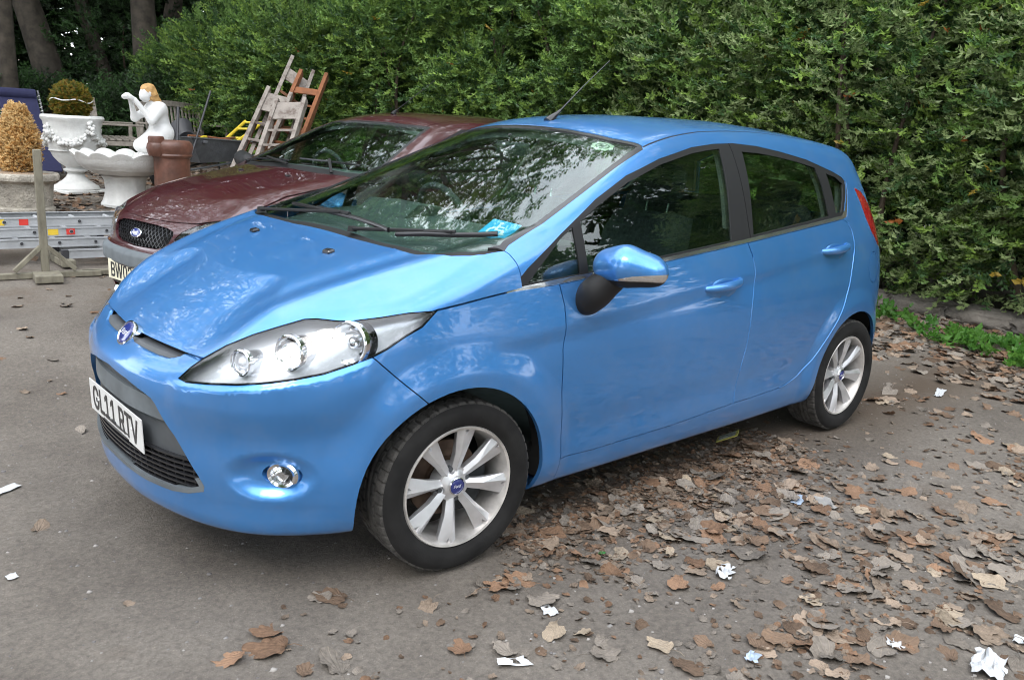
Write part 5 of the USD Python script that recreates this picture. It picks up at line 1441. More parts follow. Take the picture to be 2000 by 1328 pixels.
# cast stone planter with the dried cone
def make_planter():
    x, y, z = gz(-.42, -6.77, -.01)
    t = thing("stone_planter", "rough grey-brown round stone planter at the left edge", "planter", (x, y, z))
    wob = lambda a, i: 1 + .006 * np.sin(5 * a + i) + .004 * np.sin(13 * a + 2 * i)
    part("tub", lathe([(0, 0), (.275, 0), (.29, .02), (.288, .045), (.262, .06), (.268, .12), (.275, .22), (.282, .285), (.30, .30), (.335, .318), (.342, .345), (.335, .375), (.315, .385), (.295, .37), (.28, .33), (0, .33)], 64, wob), M["cast_stone"], t, smooth=35)
    part("bark_mulch", lathe([(0, .40), (.12, .395), (.25, .372), (.292, .35)], 40, lambda a, i: 1 + .02 * np.sin(9 * a + 3 * i)), M["chips"], t, smooth=20)
    b = thing("dried_topiary_cone", "straw-coloured dead cone shrub in the stone planter", "shrub", (x, y, z + .36))
    part("stem", limb((0, 0, -.02), (0, 0, .5), .018, .008, 3), M["twig"], b)
    rr = np.random.default_rng(18); n = 2600
    h = rr.uniform(0, 1, n) ** .85; a = rr.uniform(0, 6.283, n)
    R = .140 * np.sin(np.clip(h * 1.05 + .22, 0, 1.32) ** .9 * np.pi / 1.32) ** .8 * np.where(h > .55, 1 - (h - .55) * .9, 1)
    R = R * (1 + .25 * (meshkit.fbm(np.stack([np.cos(a) * 2, np.sin(a) * 2, h * 5], 1), 3, 2) - .5))
    rad = R * rr.uniform(.6, 1, n) ** .5
    p = np.stack([rad * np.cos(a), rad * np.sin(a), .02 + h * .60], 1)
    nr = np.stack([np.cos(a), np.sin(a), .25 + h * .6], 1)
    scatter("foliage", b, p, nr, DEAD + DEAD[:1], SMALL, .85, 22, .8)
make_planter()

# shell bird bath and the kneeling figure
def make_bath():
    x, y, z = gz(-1.47, -7.0, -.01)
    t = thing("bird_bath", "white shell-edged garden basin on a thick pedestal", "bird bath", (x, y, z), .1)
    part("pedestal", lathe([(0, 0), (.25, 0), (.255, .03), (.235, .06), (.215, .12), (.205, .2), (.21, .28), (.235, .325), (.26, .335)], 56, lambda a, i: 1 + .03 * np.cos(8 * a)), M["white_stone"], t, smooth=35)
    prof = [(.0, .33), (.22, .33), (.30, .352), (.385, .395), (.40, .402), (.405, .41), (.435, .432), (.44, .44), (.455, .452), (.478, .485), (.49, .515)]
    part("basin", lathe(prof, 96), M["white_stone"], t, smooth=30)
    n = 192; a = np.linspace(0, 2 * np.pi, n, endpoint=False)
    rows = []
    for r0, z0, am, rip in ((.49, .515, .0, 0.0), (.505, .535, .014, .012), (.515, .56, .03, .022), (.500, .572, .034, .022), (.44, .545, .02, .02), (.30, .475, .008, .012), (.12, .43, 0, .0), (.0, .425, 0, 0)):
        w = np.abs(np.sin(a * 7)) ** .8
        rows.append(np.stack([(r0 + am * (w - .5)) * np.cos(a), (r0 + am * (w - .5)) * np.sin(a), z0 + rip * (w * 2 - 1)], 1))
    v = np.vstack(rows); f = []
    i = np.arange(len(rows) - 1)[:, None]; j = np.arange(n)[None]
    A, B = i * n + j, i * n + (j + 1) % n
    part("shell_rim", (v, np.stack([np.stack([A, B, B + n], -1), np.stack([A, B + n, A + n], -1)], 2).reshape(-1, 3)), M["white_stone"], t, smooth=50)
    # figure: +x is the way she looks
    s = thing("garden_statue", "white statue of a kneeling woman with golden hair raising cupped hands", "statue", (x - .39, y - .10, z + .575), .22)
    H = lambda f, sd, u: (f, sd, u)
    bones = [
        (H(-.055, .0, .245), .088, H(-.045, 0, .32), .068), (H(-.045, 0, .32), .068, H(-.015, 0, .43), .080), (H(-.015, .045, .455), .055, H(-.015, -.045, .455), .055),
        (H(-.01, .085, .487), .036, H(-.01, -.085, .487), .036), (H(-.005, 0, .49), .040, H(.055, 0, .565), .030),
        (H(-.06, .05, .22), .082, H(-.06, -.05, .22), .082),
        (H(-.055, .055, .205), .080, H(.175, .060, .075), .052), (H(-.055, -.055, .205), .080, H(.165, -.060, .080), .052),
        (H(.175, .060, .065), .046, H(-.12, .055, .045), .034), (H(.165, -.060, .065), .046, H(-.12, -.055, .045), .034),
        (H(-.12, .055, .04), .030, H(-.20, .055, .025), .018), (H(-.12, -.055, .04), .030, H(-.20, -.055, .025), .018),
        (H(-.005, .100, .483), .036, H(.118, .112, .345), .027), (H(.118, .112, .345), .027, H(.262, .035, .560), .018),
        (H(-.005, -.100, .483), .036, H(.19, -.10, .365), .027), (H(.19, -.10, .365), .027, H(.272, -.030, .560), .018),
        (H(.045, .045, .41), .032, H(.04, .045, .40), .030), (H(.045, -.045, .41), .032, H(.04, -.045, .40), .030)]
    part("body", blob(bones, .0085, .028), M["statue"], s, smooth=True)
    head = [(H(.095, 0, .640), .062, H(.105, 0, .605), .054), (H(.135, 0, .585), .030, H(.12, 0, .580), .036), (H(.165, 0, .612), .010, H(.158, 0, .632), .007), (H(.157, 0, .585), .010, H(.155, 0, .590), .011), (H(.150, .022, .630), .012, H(.150, -.022, .630), .012), (H(.095, .058, .615), .010, H(.092, .058, .632), .012), (H(.095, -.058, .615), .010, H(.092, -.058, .632), .012)]
    part("head", blob(head, .006, .014), M["statue"], s, smooth=True)
    for sd in (1, -1):
        for nm, o in (("eye", .0),): part(nm, moved(trimesh.creation.icosphere(2, .0075), (.156, sd * .021, .622)), M["statue"], s, smooth=True)
    hands = []
    for sd in (1, -1):
        hands.append((H(.268, sd * .034, .565), .018, H(.305, sd * .030, .580), .020))
        for k, (ln, dz) in enumerate(((.050, .012), (.058, .004), (.055, -.005), (.043, -.013))):
            b0 = np.array([.312, sd * (.030 + dz * .4), .582 + dz * .8]); b1 = b0 + [ln * .55, -sd * .010, .004 + dz * .3]; b2 = b1 + [ln * .5, -sd * .014, -.006]
            hands += [(b0, .0085, b1, .0078), (b1, .0078, b2, .0065)]
        hands += [(H(.29, sd * .022, .592), .010, H(.315, sd * .012, .612), .0085), (H(.315, sd * .012, .612), .0085, H(.338, sd * .006, .615), .007)]
    part("hands", blob(hands, .0042, .006), M["statue"], s, smooth=True)
    hair = [(H(.075, 0, .655), .068, H(.055, 0, .620), .066), (H(.045, 0, .600), .058, H(.00, 0, .545), .048), (H(.00, 0, .545), .045, H(-.050, 0, .465), .034), (H(-.045, .03, .50), .028, H(-.075, .02, .43), .016), (H(-.045, -.03, .50), .028, H(-.075, -.02, .43), .016), (H(.11, .0, .675), .040, H(.06, .0, .68), .05)]
    def strands(p, d): return d + .0035 * np.sin(p[:, 1] * 190 + p[:, 2] * 26 + 3 * np.sin(p[:, 2] * 30))
    part("hair", blob(hair, .006, .02, extra=strands), M["hair"], s, smooth=True)
    part("base", lathe([(0, -.03), (.19, -.03), (.20, -.01), (.185, .012), (0, .014)], 40), M["statue"], s, smooth=40)
make_bath()

# salt-glazed chimney pot with a spout
x, y, z = -1.77, -6.42, float(ground_z(-1.77, -6.42))
t = thing("chimney_pot", "brown glazed clay chimney pot with a side spout", "chimney pot", (x, y, z - .01), 0)
part("shaft", lathe([(.150, 0), (.185, 0), (.190, .05), (.183, .10), (.178, .55), (.180, .585), (.196, .60), (.205, .615), (.198, .632), (.205, .66), (.215, .70), (.205, .735), (.19, .755), (.175, .765), (.160, .755), (.155, .5), (.15, 0)], 64), M["terracotta"], t, smooth=35)
v, f = lathe([(.050, .60), (.075, .60), (.090, .64), (.098, .68), (.090, .72), (.078, .735), (.080, .78), (.072, .80), (.058, .795), (.055, .65)], 40)
part("spout", (v + [.175, .055, .005], f), M["terracotta"], t, smooth=35)

# timber post on a cross foot with a ground rail
def P(px): return px
gp_ = lambda x, y: np.array([x, y, float(ground_z(x, y))])
t = thing("post_stand", "grey weathered wooden post on a braced cross foot", "post", gz(.12, -3.74), -.12)
part("post", box(.050, .045, .84, (0, 0, .46), .004), M["post_wood"], t)
part("brace", beam((-.02, 0, .22), (-.19, 0, .055), .045, .030), M["post_wood"], t); part("brace", beam((.02, 0, .22), (.19, 0, .055), .045, .030), M["post_wood"], t)
part("foot_rail", box(.95, .06, .038, (.12, -.02, .019), .003), M["post_wood"], t)
part("foot_rail", box(.42, .06, .036, (-.44, -.05, .020), .003), M["post_wood"], t)
part("foot_block", box(.17, .22, .05, (0, .10, .025), .004), M["post_wood"], t)

# four aluminium ladders laid flat in a pile
def lay_ladder(label, cx, cy, z, L, yaw, tone, stickers=(), cap=True):
    w = .36
    t = thing("aluminium_ladder", label, "ladder", (cx, cy, float(ground_z(cx, cy)) + z), yaw, "aluminium ladders in the pile")
    for s in (1, -1):
        web = box(L, .004, .066, (0, s * w / 2, .033)); top = box(L, .026, .004, (0, s * (w / 2 - .012), .064)); bot = box(L, .026, .004, (0, s * (w / 2 - .012), .002))
        lip = box(L, .007, .009, (0, s * (w / 2 + .003), .0615)); lip2 = box(L, .007, .009, (0, s * (w / 2 + .003), .0045))
        part("rail", join(web, top, bot, lip, lip2), M["aluminium"], t)
        if cap:
            for e in (1, -1): part("end_cap", box(.05, .034, .070, (e * (L / 2 - .01), s * (w / 2 - .008), .033), .004), M["rod"], t)
    n = int(L / .25)
    for k in range(n):
        px = -L / 2 + .125 + k * .25
        v, f = tube([(px, -w / 2 - .007, .034), (px, w / 2 + .007, .034)], .0145, 10)
        part("rung", (v, f), M["aluminium"], t)
        v, f = tube([(px, w / 2 + .0075, .034), (px, w / 2 + .0085, .034)], .0115, 12)
        part("rung_end", (v, f), M["rod"], t)
    for px, ln, m in stickers: part("sticker", box(ln, .002, .045, (px, w / 2 + .0035, .033)), M[m], t)
    return t
lay_ladder("aluminium ladder at the bottom of the pile, its dark end near the maroon car's bumper", -.95, -4.22, .05, 1.7, -.06, 0)
lay_ladder("aluminium ladder second from the ground in the pile", .62, -4.42, .115, 2.2, -.06, 0)
lay_ladder("aluminium ladder with yellow and red labels in the middle of the pile", .22, -4.46, .185, 2.6, -.05, 0, ((-.30, .07, "yel_label"), (-.42, .06, "red_sticker"), (-.78, .05, "red_sticker")), False)
lay_ladder("aluminium ladder on top of the pile, red label by its middle", .35, -4.50, .258, 2.5, -.07, 0, ((-.10, .05, "yel_label"), (-.25, .06, "red_sticker"), (-1.18, .05, "yel_label")))
for i, (bx, by, ln) in enumerate(((-.1, -4.24, .5), (.75, -4.28, .5), (-1.2, -4.2, .4))):
    part("timber_bearer", moved(box(.09, ln, .05, bevel=.004), (bx, by, float(ground_z(bx, by)) + .025), rz=.1 * i), M["post_wood"], label=["short timber bearer under the ladder pile, middle one", "short timber bearer under the ladder pile beside the wooden post", "short timber bearer under the ladder pile by the maroon car"][i], cat="timber")

# garden benches
def bench(label, x, y, rz, L, slats):
    t = thing("garden_bench", label, "bench", gz(x, y, -.01), rz, "weathered garden benches")
    for s in (-1, 1):
        part("leg", beam((s * L / 2, .26, 0), (s * L / 2, .26, .62), .06, .05, (0, 1, 0)), M["teak"], t)
        part("back_post", beam((s * L / 2, -.24, 0), (s * L / 2, -.34, .98), .06, .055, (0, 1, 0)), M["teak"], t)
        part("armrest", box(.07, .62, .028, (s * L / 2, -.01, .635), .006), M["teak"], t)
        part("side_rail", box(.03, .5, .06, (s * L / 2, 0, .38), .004), M["teak"], t)
    for k in range(6): part("seat_slat", box(L - .02, .068, .022, (0, -.20 + k * .088, .43), .004), M["teak"], t)
    part("front_rail", box(L, .03, .07, (0, .26, .375), .004), M["teak"], t)
    top = curve([(-L / 2, -.335, .90), (-L / 4, -.335, .935), (0, -.335, .95), (L / 4, -.335, .935), (L / 2, -.335, .90)], 12)
    segs = [beam(top[i], top[i + 1] + (top[i + 1] - top[i]) * .08, .032, .085, (0, 0, 1)) for i in range(11)]
    part("top_rail", join(*segs), M["teak"], t)
    part("lower_rail", box(L, .03, .06, (0, -.285, .50), .004), M["teak"], t)
    for k in range(slats):
        px = -L / 2 + (k + 1) * L / (slats + 1)
        part("back_slat", beam((px, -.288, .52), (px, -.335, .90), .034, .014, (0, 1, 0)), M["teak"], t)
bench("grey wooden bench seen from its end, behind the kneeling statue", -2.55, -10.7, 1.35, 1.5, 14)
bench("grey wooden bench with a slatted back in front of the bright shrubs", -3.72, -11.1, .42, 1.3, 16)

# navy recliner
t = thing("sun_lounger", "navy canvas folding recliner with a padded headrest, standing open", "sun lounger", gz(-1.18, -9.9), .05)
def pad(a, b, w, th, nm, m="canvas"):
    return part(nm, beam(a, b, w, th, (0, 1, 0), bevel=th * .4), M[m], t, smooth=40)
pad((0, .05, .46), (0, -.26, 1.02), .46, .030, "back_cloth"); pad((0, .42, .30), (0, .05, .46), .46, .030, "seat_cloth"); pad((0, .62, -.02 + .08), (0, .42, .30), .46, .025, "leg_cloth")
v, f = tube([(-.21, -.24, 1.0), (.21, -.24, 1.0)], .065, 16); part("headrest", (v, f), M["canvas"], t, smooth=60)
for s in (-1, 1):
    part("frame_tube", tube([(s * .26, .62, .05), (s * .26, .05, .45), (s * .26, -.28, 1.05)], .012, 8), M["steel_grey"], t)
    part("frame_leg", tube([(s * .27, .35, .0), (s * .27, -.15, .60)], .011, 8), M["steel_grey"], t); part("frame_leg", tube([(s * .275, -.40, .0), (s * .275, .15, .60)], .011, 8), M["steel_grey"], t)
    part("arm_pad", box(.04, .42, .025, (s * .28, .0, .62), .008), M["rod"], t)
    for k in range(12):
        a = np.array([s * .235, .05 - .31 * k / 12, .46 + .56 * k / 12]); part("lacing", tube([a, a + [s * .03, .004, .012]], .004, 5), M["ribbon"], t)
t = thing("folded_recliner", "second navy recliner folded up at the left edge", "sun lounger", gz(-.62, -10.4), -.2)
part("back_cloth", beam((0, .1, .30), (0, -.2, 1.16), .42, .05, (0, 1, 0), bevel=.015), M["canvas"], t, smooth=40)
for s in (-1, 1): part("frame_tube", tube([(s * .23, .25, 0), (s * .23, -.22, 1.2)], .012, 8), M["steel_grey"], t)
part("tag", box(.07, .01, .09, (.12, -.06, .95)), M["alu_white"], t)

# wheelbarrow full of tools
bx, by = -2.92, -8.35
t = thing("wheelbarrow", "grey steel wheelbarrow tray heaped with garden tools", "wheelbarrow", gz(bx, by), .25)
hull = lambda pts: Manifold.hull_points(np.array(pts, float))
o = hull([(x, y, z) for x, y, z in ((-.42, -.30, .62), (-.42, .30, .62), (.45, -.33, .66), (.45, .33, .66), (-.25, -.20, .36), (-.25, .20, .36), (.22, -.18, .34), (.22, .18, .34))])
i_ = hull([(x, y, z) for x, y, z in ((-.405, -.285, .64), (-.405, .285, .64), (.435, -.315, .68), (.435, .315, .68), (-.24, -.19, .375), (-.24, .19, .375), (.21, -.17, .355), (.21, .17, .355))])
part("tray", arr(o - i_), M["steel_grey"], t)
part("tray_rim", tube([(-.42, -.30, .62), (.45, -.33, .66), (.45, .33, .66), (-.42, .30, .62), (-.42, -.30, .62)], .010, 8), M["steel_grey"], t)
for s in (-1, 1):
    part("handle", tube([(-1.0, s * .30, .60), (-.35, s * .22, .36), (.62, s * .06, .20)], .014, 8), M["steel_grey"], t)
    part("leg", tube([(-.35, s * .22, .36), (-.42, s * .24, .0)], .012, 8), M["steel_grey"], t)
v, f = lathe([(.06, -.03), (.14, -.04), (.19, -.03), (.20, 0), (.19, .03), (.14, .04), (.06, .03), (.06, -.03)], 32)
part("wheel", (np.stack([v[:, 0] + .62, v[:, 2], v[:, 1] + .20], 1), f), M["rubber"], t, smooth=40)
T_ = gz(bx, by)
def tool(name, a, b, r, m, label, cat, head=None):
    t = thing(name, label, cat, a)
    d = np.asarray(b, float) - np.asarray(a, float)
    part("shaft", tube([(0, 0, 0), d * .5 + [0, 0, .01], d], r, 8), M[m], t, smooth=60)
    if head is not None: part("head", moved(head[0], d * head[1]), M[head[2]], t)
tool("fence_rod", (-2.346, -7.88, .42), (-2.52, -8.19, 1.42), .017, "rod", "thin dark upright rod just behind the chimney pot", "rod")
tool("long_handle", (-2.52, -7.85, .80), (-2.93, -8.17, 1.64), .013, "rod", "long dark slanting tool handle in front of the slatted bench", "tool handle")
tool("rake", (-2.75, -8.10, 1.02), (-3.42, -8.58, 1.06), .014, "brown_wood", "brown wooden rake lying across the barrow", "rake", (box(.05, .34, .03), 0.0, "steel_grey"))
tool("spade", (-2.62, -8.15, 1.08), (-3.30, -8.42, 1.03), .015, "orange_wood", "spade with an orange shaft on the barrow", "spade", (box(.26, .16, .012), 1.0, "steel_grey"))
tool("yellow_fork", (-2.72, -8.02, 1.05), (-2.86, -8.18, 1.07), .02, "yellow", "short yellow tool grip on the barrow", "tool")
part("rubber_bucket", moved(lathe([(0, 0), (.10, 0), (.135, .22), (.128, .22), (.095, .015), (0, .012)], 32), gz(-2.66, -8.32, .64), rx=.9), M["rod"], smooth=40, label="black rubber bucket tipped over on the tools in the barrow", cat="bucket")

# yellow frame
t = thing("yellow_ladder", "bright yellow metal ladder frame leaning into the shrubs", "ladder", (-3.238, -8.739, .927))
A0, A1 = np.zeros(3), np.array([-.508, -.215, .354]); C0, C1 = np.array([-.127, .112, .01]), np.array([-.699, -.044, .362])
A0 = A0 - (A1 - A0) * .5; C0 = C0 - (C1 - C0) * .5
part("rail", tube([A0, A1], .022, 8), M["yellow"], t); part("rail", tube([C0, C1], .022, 8), M["yellow"], t)
for q in (.1, .33, .56, .80, .97): part("rung", tube([A0 + (A1 - A0) * q, C0 + (C1 - C0) * q], .016, 8), M["yellow"], t)

# wooden stepladders leaning in the ivy
def steps(label, lt, lb, rt, rb, ext, n, stile, tread, panel, w=.12, back=None, q0=.0):
    lt, lb, rt, rb = (np.asarray(q, float) for q in (lt, lb, rt, rb))
    t = thing("wooden_stepladder", label, "stepladder", lb, 0, "wooden stepladders in the shrubs")
    L0, L1 = (lb - (lt - lb) * ext) - lb, lt - lb
    R0, R1 = (rb - (rt - rb) * ext) - lb, rt - lb
    nrm = np.cross(R1 - L1, L1 - L0); nrm /= np.linalg.norm(nrm)
    if nrm[1] < 0: nrm = -nrm
    part("stile", beam(L0, L1, .048, w, nrm), M[stile], t); part("stile", beam(R0, R1, .048, w, nrm), M[stile], t)
    for k in range(n):
        q = q0 + (k + .4) / n * (.80 - q0)
        a, b = L0 + (L1 - L0) * q, R0 + (R1 - R0) * q
        part("tread", beam(a, b, .11, .028, (0, 0, 1)), M[tread], t)
    for k in range(panel):
        q = .83 + .15 * k / max(panel, 1)
        s = (L1 - L0) / np.linalg.norm(L1 - L0)
        a, b = L0 + (L1 - L0) * (.84 + .045 * k), R0 + (R1 - R0) * (.84 + .045 * k)
        part("top_board", beam(a + nrm * .03, b + nrm * .03, .10, .018, nrm), M[stile], t)
    if back:
        off = -nrm * back
        for a, b in ((L0, L1), (R0, R1)):
            part("back_stile", beam(a + off * 1.0 + (R0 - L0) * .02, b - nrm * .05, .030, .045, nrm), M["brown_wood"], t)
        for q in (.25, .6): part("back_rail", beam(L0 + off + (L1 - L0) * q - off * q * .8, R0 + off + (R1 - R0) * q - off * q * .8, .05, .02, (0, 0, 1)), M["brown_wood"], t)
steps("weathered white-topped stepladder nearest the yellow frame", (-3.575, -7.866, 1.718), (-2.938, -7.557, .735), (-3.80, -7.70, 1.66), (-3.20, -7.39, .70), .55, 6, "white_wood", "white_wood", 3, back=.28)
steps("weathered stepladder with a broad white board, right behind the maroon car's screen", (-3.451, -7.374, 1.573), (-3.045, -7.095, .888), (-3.72, -7.17, 1.60), (-3.33, -6.89, .90), .9, 6, "white_wood", "white_wood", 3, back=.25)
steps("tall stepladder with a flaking white pole end poking up from the ivy", (-4.139, -8.334, 2.151), (-3.686, -7.99, 1.559), (-4.36, -8.17, 1.98), (-3.92, -7.80, 1.37), 1.7, 7, "white_wood", "brown_wood", 2)
steps("orange-brown stepladder half swallowed by ivy at the right", (-4.113, -8.018, 1.965), (-3.744, -7.768, 1.466), (-4.38, -7.82, 1.94), (-4.02, -7.56, 1.44), 2.2, 8, "orange_wood", "orange_wood", 1, back=.22)

# stone bank at the foot of the hedge, weeds in front
M["bank_stone"] = bump_mat("bank_stone", (.145, .13, .112), .95, 5.0, .4, 25.0, 1.0)
rb = np.random.default_rng(31)
for k, yy in enumerate(np.arange(-1.5, 1.75, .55)):
    v = np.array(trimesh.creation.icosphere(3, 1).vertices); f = np.array(trimesh.creation.icosphere(3, 1).faces)
    v = np.sign(v) * np.abs(v) ** .6
    v = v * [.20, .31, .085] * (1 + .5 * (meshkit.fbm(v * 2.6 + k * 5, 4, k) - .5))[:, None]
    xx = -6.30 + .05 * math.sin(k * 2.1)
    names = ["at the blue car's rear corner", "second along from the blue car", "with the pale leaf resting on it", "under the middle of the hedge", "beside the brightest weeds", "at the right edge of the picture"]
    part("kerb_stone", (v + [xx, yy, .05], f), M["bank_stone"], smooth=32, label="long grey earth-stained bank stone " + names[k], cat="stone")
WEED = [leaf_look("leaf_weed", (.038, .115, .016), (.10, .26, .03)), leaf_look("leaf_weed_light", (.065, .165, .025), (.14, .3, .05))]
WSP = [sprig(s, 9, .14, .075, .055, -.9) for s in (51, 52)]
for k, (wx, wy, n, lb) in enumerate(((-5.35, .15, 34, "small patch of green weeds nearest the blue car's tail"), (-5.25, .62, 44, "middle patch of bright green weeds among the fallen leaves"), (-5.05, 1.05, 80, "largest patch of bright green weeds at the right edge"), (-5.75, -.55, 24, "thin green weeds just behind the rear wheel"))):
    r = np.random.default_rng(70 + k); a = r.uniform(0, 6.28, n); q = r.uniform(0, 1, n) ** .5
    t = thing("weed_patch", lb, "weeds", (wx, wy, 0), 0, "green weeds at the foot of the hedge")
    scatter("leaves", t, np.stack([q * .28 * np.cos(a), q * .22 * np.sin(a), r.uniform(.0, .05, n)], 1), np.stack([np.cos(a) * .6, np.sin(a) * .6, np.full(n, .6)], 1), WEED, WSP, .68, 80 + k)
# ----------------------------------------------------------------- dark wood beyond the yard
WOOD = [LEAF[5], LEAF[2], LEAF[5]]
for i, (bx, by, tx, ty, r0, lb) in enumerate((
        (-3.27, -16.4, .28, -.95, .31, "thick leaning tree trunk behind the straw-coloured cone"),
        (-4.11, -14.2, -.25, -.75, .27, "pale grey tree trunk standing straight behind the statue"),
        (-4.62, -16.6, .30, -.8, .17, "thin leaning tree trunk between the two thick ones"),
        (-4.95, -15.4, -.35, -.4, .21, "grey tree trunk just right of the pale straight one"),
        (-2.3, -19.0, .1, -.3, .13, "slender pale tree trunk at the left edge"))):
    tree("wood_tree", lb, bx, by, r0, 6.0, (tx * 2.0, ty * 2.0 + 1.0, 9.6), (3.3, 3.3, 4.0), 800, [LEAF[2], LEAF[0], LEAF[5]], 400 + i, (tx * 3.2, ty * 2.0), "trees of the dark wood", 9, SPRIGS, .45, 1.9)
for i, (x, y, rx, ry, h, lb) in enumerate(((-.2, -16.5, 1.8, 1.3, 1.2, "dark undergrowth shrub behind the folded recliner"), (-2.2, -15.6, 1.6, 1.2, .9, "dark undergrowth shrub behind the urn's clipped ball"), (-4.0, -13.1, 1.0, .9, 1.0, "low dark shrub behind the bench by the tree trunks"), (-5.6, -16.8, 1.9, 1.4, 3.6, "dark shrub deep in the wood right of the trunks"), (2.2, -17.5, 2.2, 1.6, 3.2, "dark shrub beyond the left edge of the yard"))):
    bush("undergrowth_shrub", lb, "shrub", x, y, rx, ry, h, 1500, WOOD + [LEAF[2]], 500 + i, "undergrowth of the dark wood", protos=SPRIGS, scale=1.25)

def make_wood_mass():
    r = np.random.default_rng(77)
    # far wall of leaves: a belt, 3 m deep, behind everything
    path = curve([(9, -19), (4, -21.5), (-2, -22.5), (-6.5, -20.5), (-9.0, -16.5), (-9.6, -11), (-10.2, -6), (-10.6, 0), (-10.4, 4), (-9.6, 7)], 300)
    n = 38000
    i = r.integers(0, 299, n); q = path[i] + (path[i + 1] - path[i]) * r.random((n, 1))
    d = np.gradient(path, axis=0)[i]; nr = np.stack([d[:, 1], -d[:, 0]], 1); nr /= np.linalg.norm(nr, axis=1, keepdims=True)
    mid = np.array([-2.0, -5.0]); sgn = np.sign(((mid - q) * nr).sum(1)); nr *= sgn[:, None]
    off = r.uniform(-2.2, .6, n)
    z = np.where(r.random(n) < .84, r.uniform(0, 1, n) ** .9, r.uniform(.9, 1.55, n)) * (5.4 + 1.6 * meshkit.fbm(np.stack([i / 14.0, 0 * i, 0 * i], 1), 3, 5))
    xy = q + nr * off[:, None]
    p = np.stack([xy[:, 0], xy[:, 1], z + ground_z(xy[:, 0], xy[:, 1])], 1)
    scatter("wood_foliage", None, p, np.stack([nr[:, 0], nr[:, 1], np.full(n, -.2)], 1), WOOD, SPRIGS_BIG, 1.6, 78, .9, label="dark mass of wood foliage closing the background", kind="stuff")
make_wood_mass()
# ----------------------------------------------------------------- fallen leaves and litter
def dry_look(name, col, var=.35):
    """dry leaf: blotched tone, paler veins fanning from the stalk, crinkled"""
    c = lambda k: tuple(q * k for q in col)
    return mat(name, {"o": ("object_info", {}), "tc": ("texture_coordinate", {}), "n": ("noise_texture", {"scale": 60.0, "detail": 7.0, "roughness": .7}), "a": ("math", {"math_type": "multiply_add", "value2": .55}), "h": ("math", {"math_type": "multiply_add", "value2": .95, "value3": -.22}),
                      "r": ("rgb_ramp", {"ramp": [(.10, c(.42)), (.35, c(.78)), (.6, c(1.08)), (.95, c(1.45))]}),
                      "x": ("separate_xyz", {}), "xo": ("math", {"math_type": "add", "value2": .055}), "at": ("math", {"math_type": "arctan2"}), "fr": ("math", {"math_type": "multiply", "value2": 13.0}), "si": ("math", {"math_type": "sine"}), "ab": ("math", {"math_type": "absolute"}),
                      "vr": ("rgb_ramp", {"ramp": [(0, (1.5, 1.45, 1.35)), (.10, (1.2, 1.18, 1.15)), (.22, (.92, .92, .92)), (1, (1, 1, 1))]}), "mu": ("mix_color", {"blend_type": "multiply", "fac": .75, "use_clamp": False}),
                      "hs": ("math", {"math_type": "multiply_add", "value2": .35}), "b": ("bump", {"strength": .9, "distance": .006}), "p": ("principled_bsdf", {"roughness": .85, "specular_ior_level": .25})},
               [("tc.object", "n.vector"), ("n.fac", "h.value1"), ("o.random", "a.value1"), ("h.value", "a.value3"), ("a.value", "r.fac"), ("tc.object", "x.vector"), ("x.x", "xo.value1"), ("x.y", "at.value1"), ("xo.value", "at.value2"), ("at.value", "fr.value1"), ("fr.value", "si.value1"), ("si.value", "ab.value1"),
                ("ab.value", "vr.fac"), ("r.color", "mu.a"), ("vr.color", "mu.b"), ("mu.result", "p.base_color"), ("ab.value", "hs.value1"), ("n.fac", "hs.value3"), ("hs.value", "b.height"), ("b.normal", "p.normal")])
DRY = [dry_look("dry_tan", (.235, .180, .135)), dry_look("dry_brown", (.140, .094, .064)), dry_look("dry_grey", (.185, .160, .135)), dry_look("dry_rust", (.195, .118, .074)), dry_look("dry_pale", (.31, .25, .185))]

def fallen_leaf(seed, R=.05):
    """dry leaf of four rings of points: lobed or oval outline, rolled one way, with a crinkled margin and a stalk"""
    r = np.random.default_rng(seed)
    n = 32; rings = (.28, .55, .80, 1.0)
    a = np.linspace(0, 2 * np.pi, n, endpoint=False)
    k = [0, 2.5, 1.5, 0, 2.5, 0, 1.0, 2.5, 0][seed % 9]
    lob = (.74 + .26 * np.abs(np.cos(k * a + .3)) ** .7) if k else (.86 + .10 * np.cos(2 * a))
    q = r.normal(0, .10, n); lob = lob + np.convolve(np.r_[q, q[:2]], [.25, .5, .25], "valid")
    if seed % 3 == 0: lob = lob * (1 - .45 * np.exp(-((a - r.uniform(1, 5)) / .35) ** 2))
    el = r.uniform(1.0, 1.45)
    curl, tilt, ph = r.uniform(.3, 4.5), r.uniform(0, 3.14), r.uniform(0, 6.28)
    v = [[0, 0, .003]]
    for t in rings:
        x, y = R * el * t * lob * np.cos(a), R * t * lob * np.sin(a)
        s_ = x * np.cos(tilt) + y * np.sin(tilt)
        z = .003 + curl * s_ ** 2 * (1 if seed % 2 else .6) + R * .10 * t * t * np.sin(3 * a + ph) + r.normal(0, R * .035 * t, n) + R * .05 * np.sin(a * 9 + ph) * (t > .7)
        v += list(np.stack([x, y, np.maximum(z, .001)], 1))
    f = []
    for j in range(n):
        j1 = (j + 1) % n
        f.append((0, 1 + j, 1 + j1))
        for m in range(len(rings) - 1):
            A, B = 1 + m * n + j, 1 + m * n + j1
            f += [(A, A + n, B + n), (A, B + n, B)]
    sv, sf = tube([(-R * .8, 0, .004), (-R * 1.5, .1 * R, .010), (-R * 1.9, .2 * R, .004)], .0011, 3)
    return join((np.array(v), np.array(f)), (sv, sf))

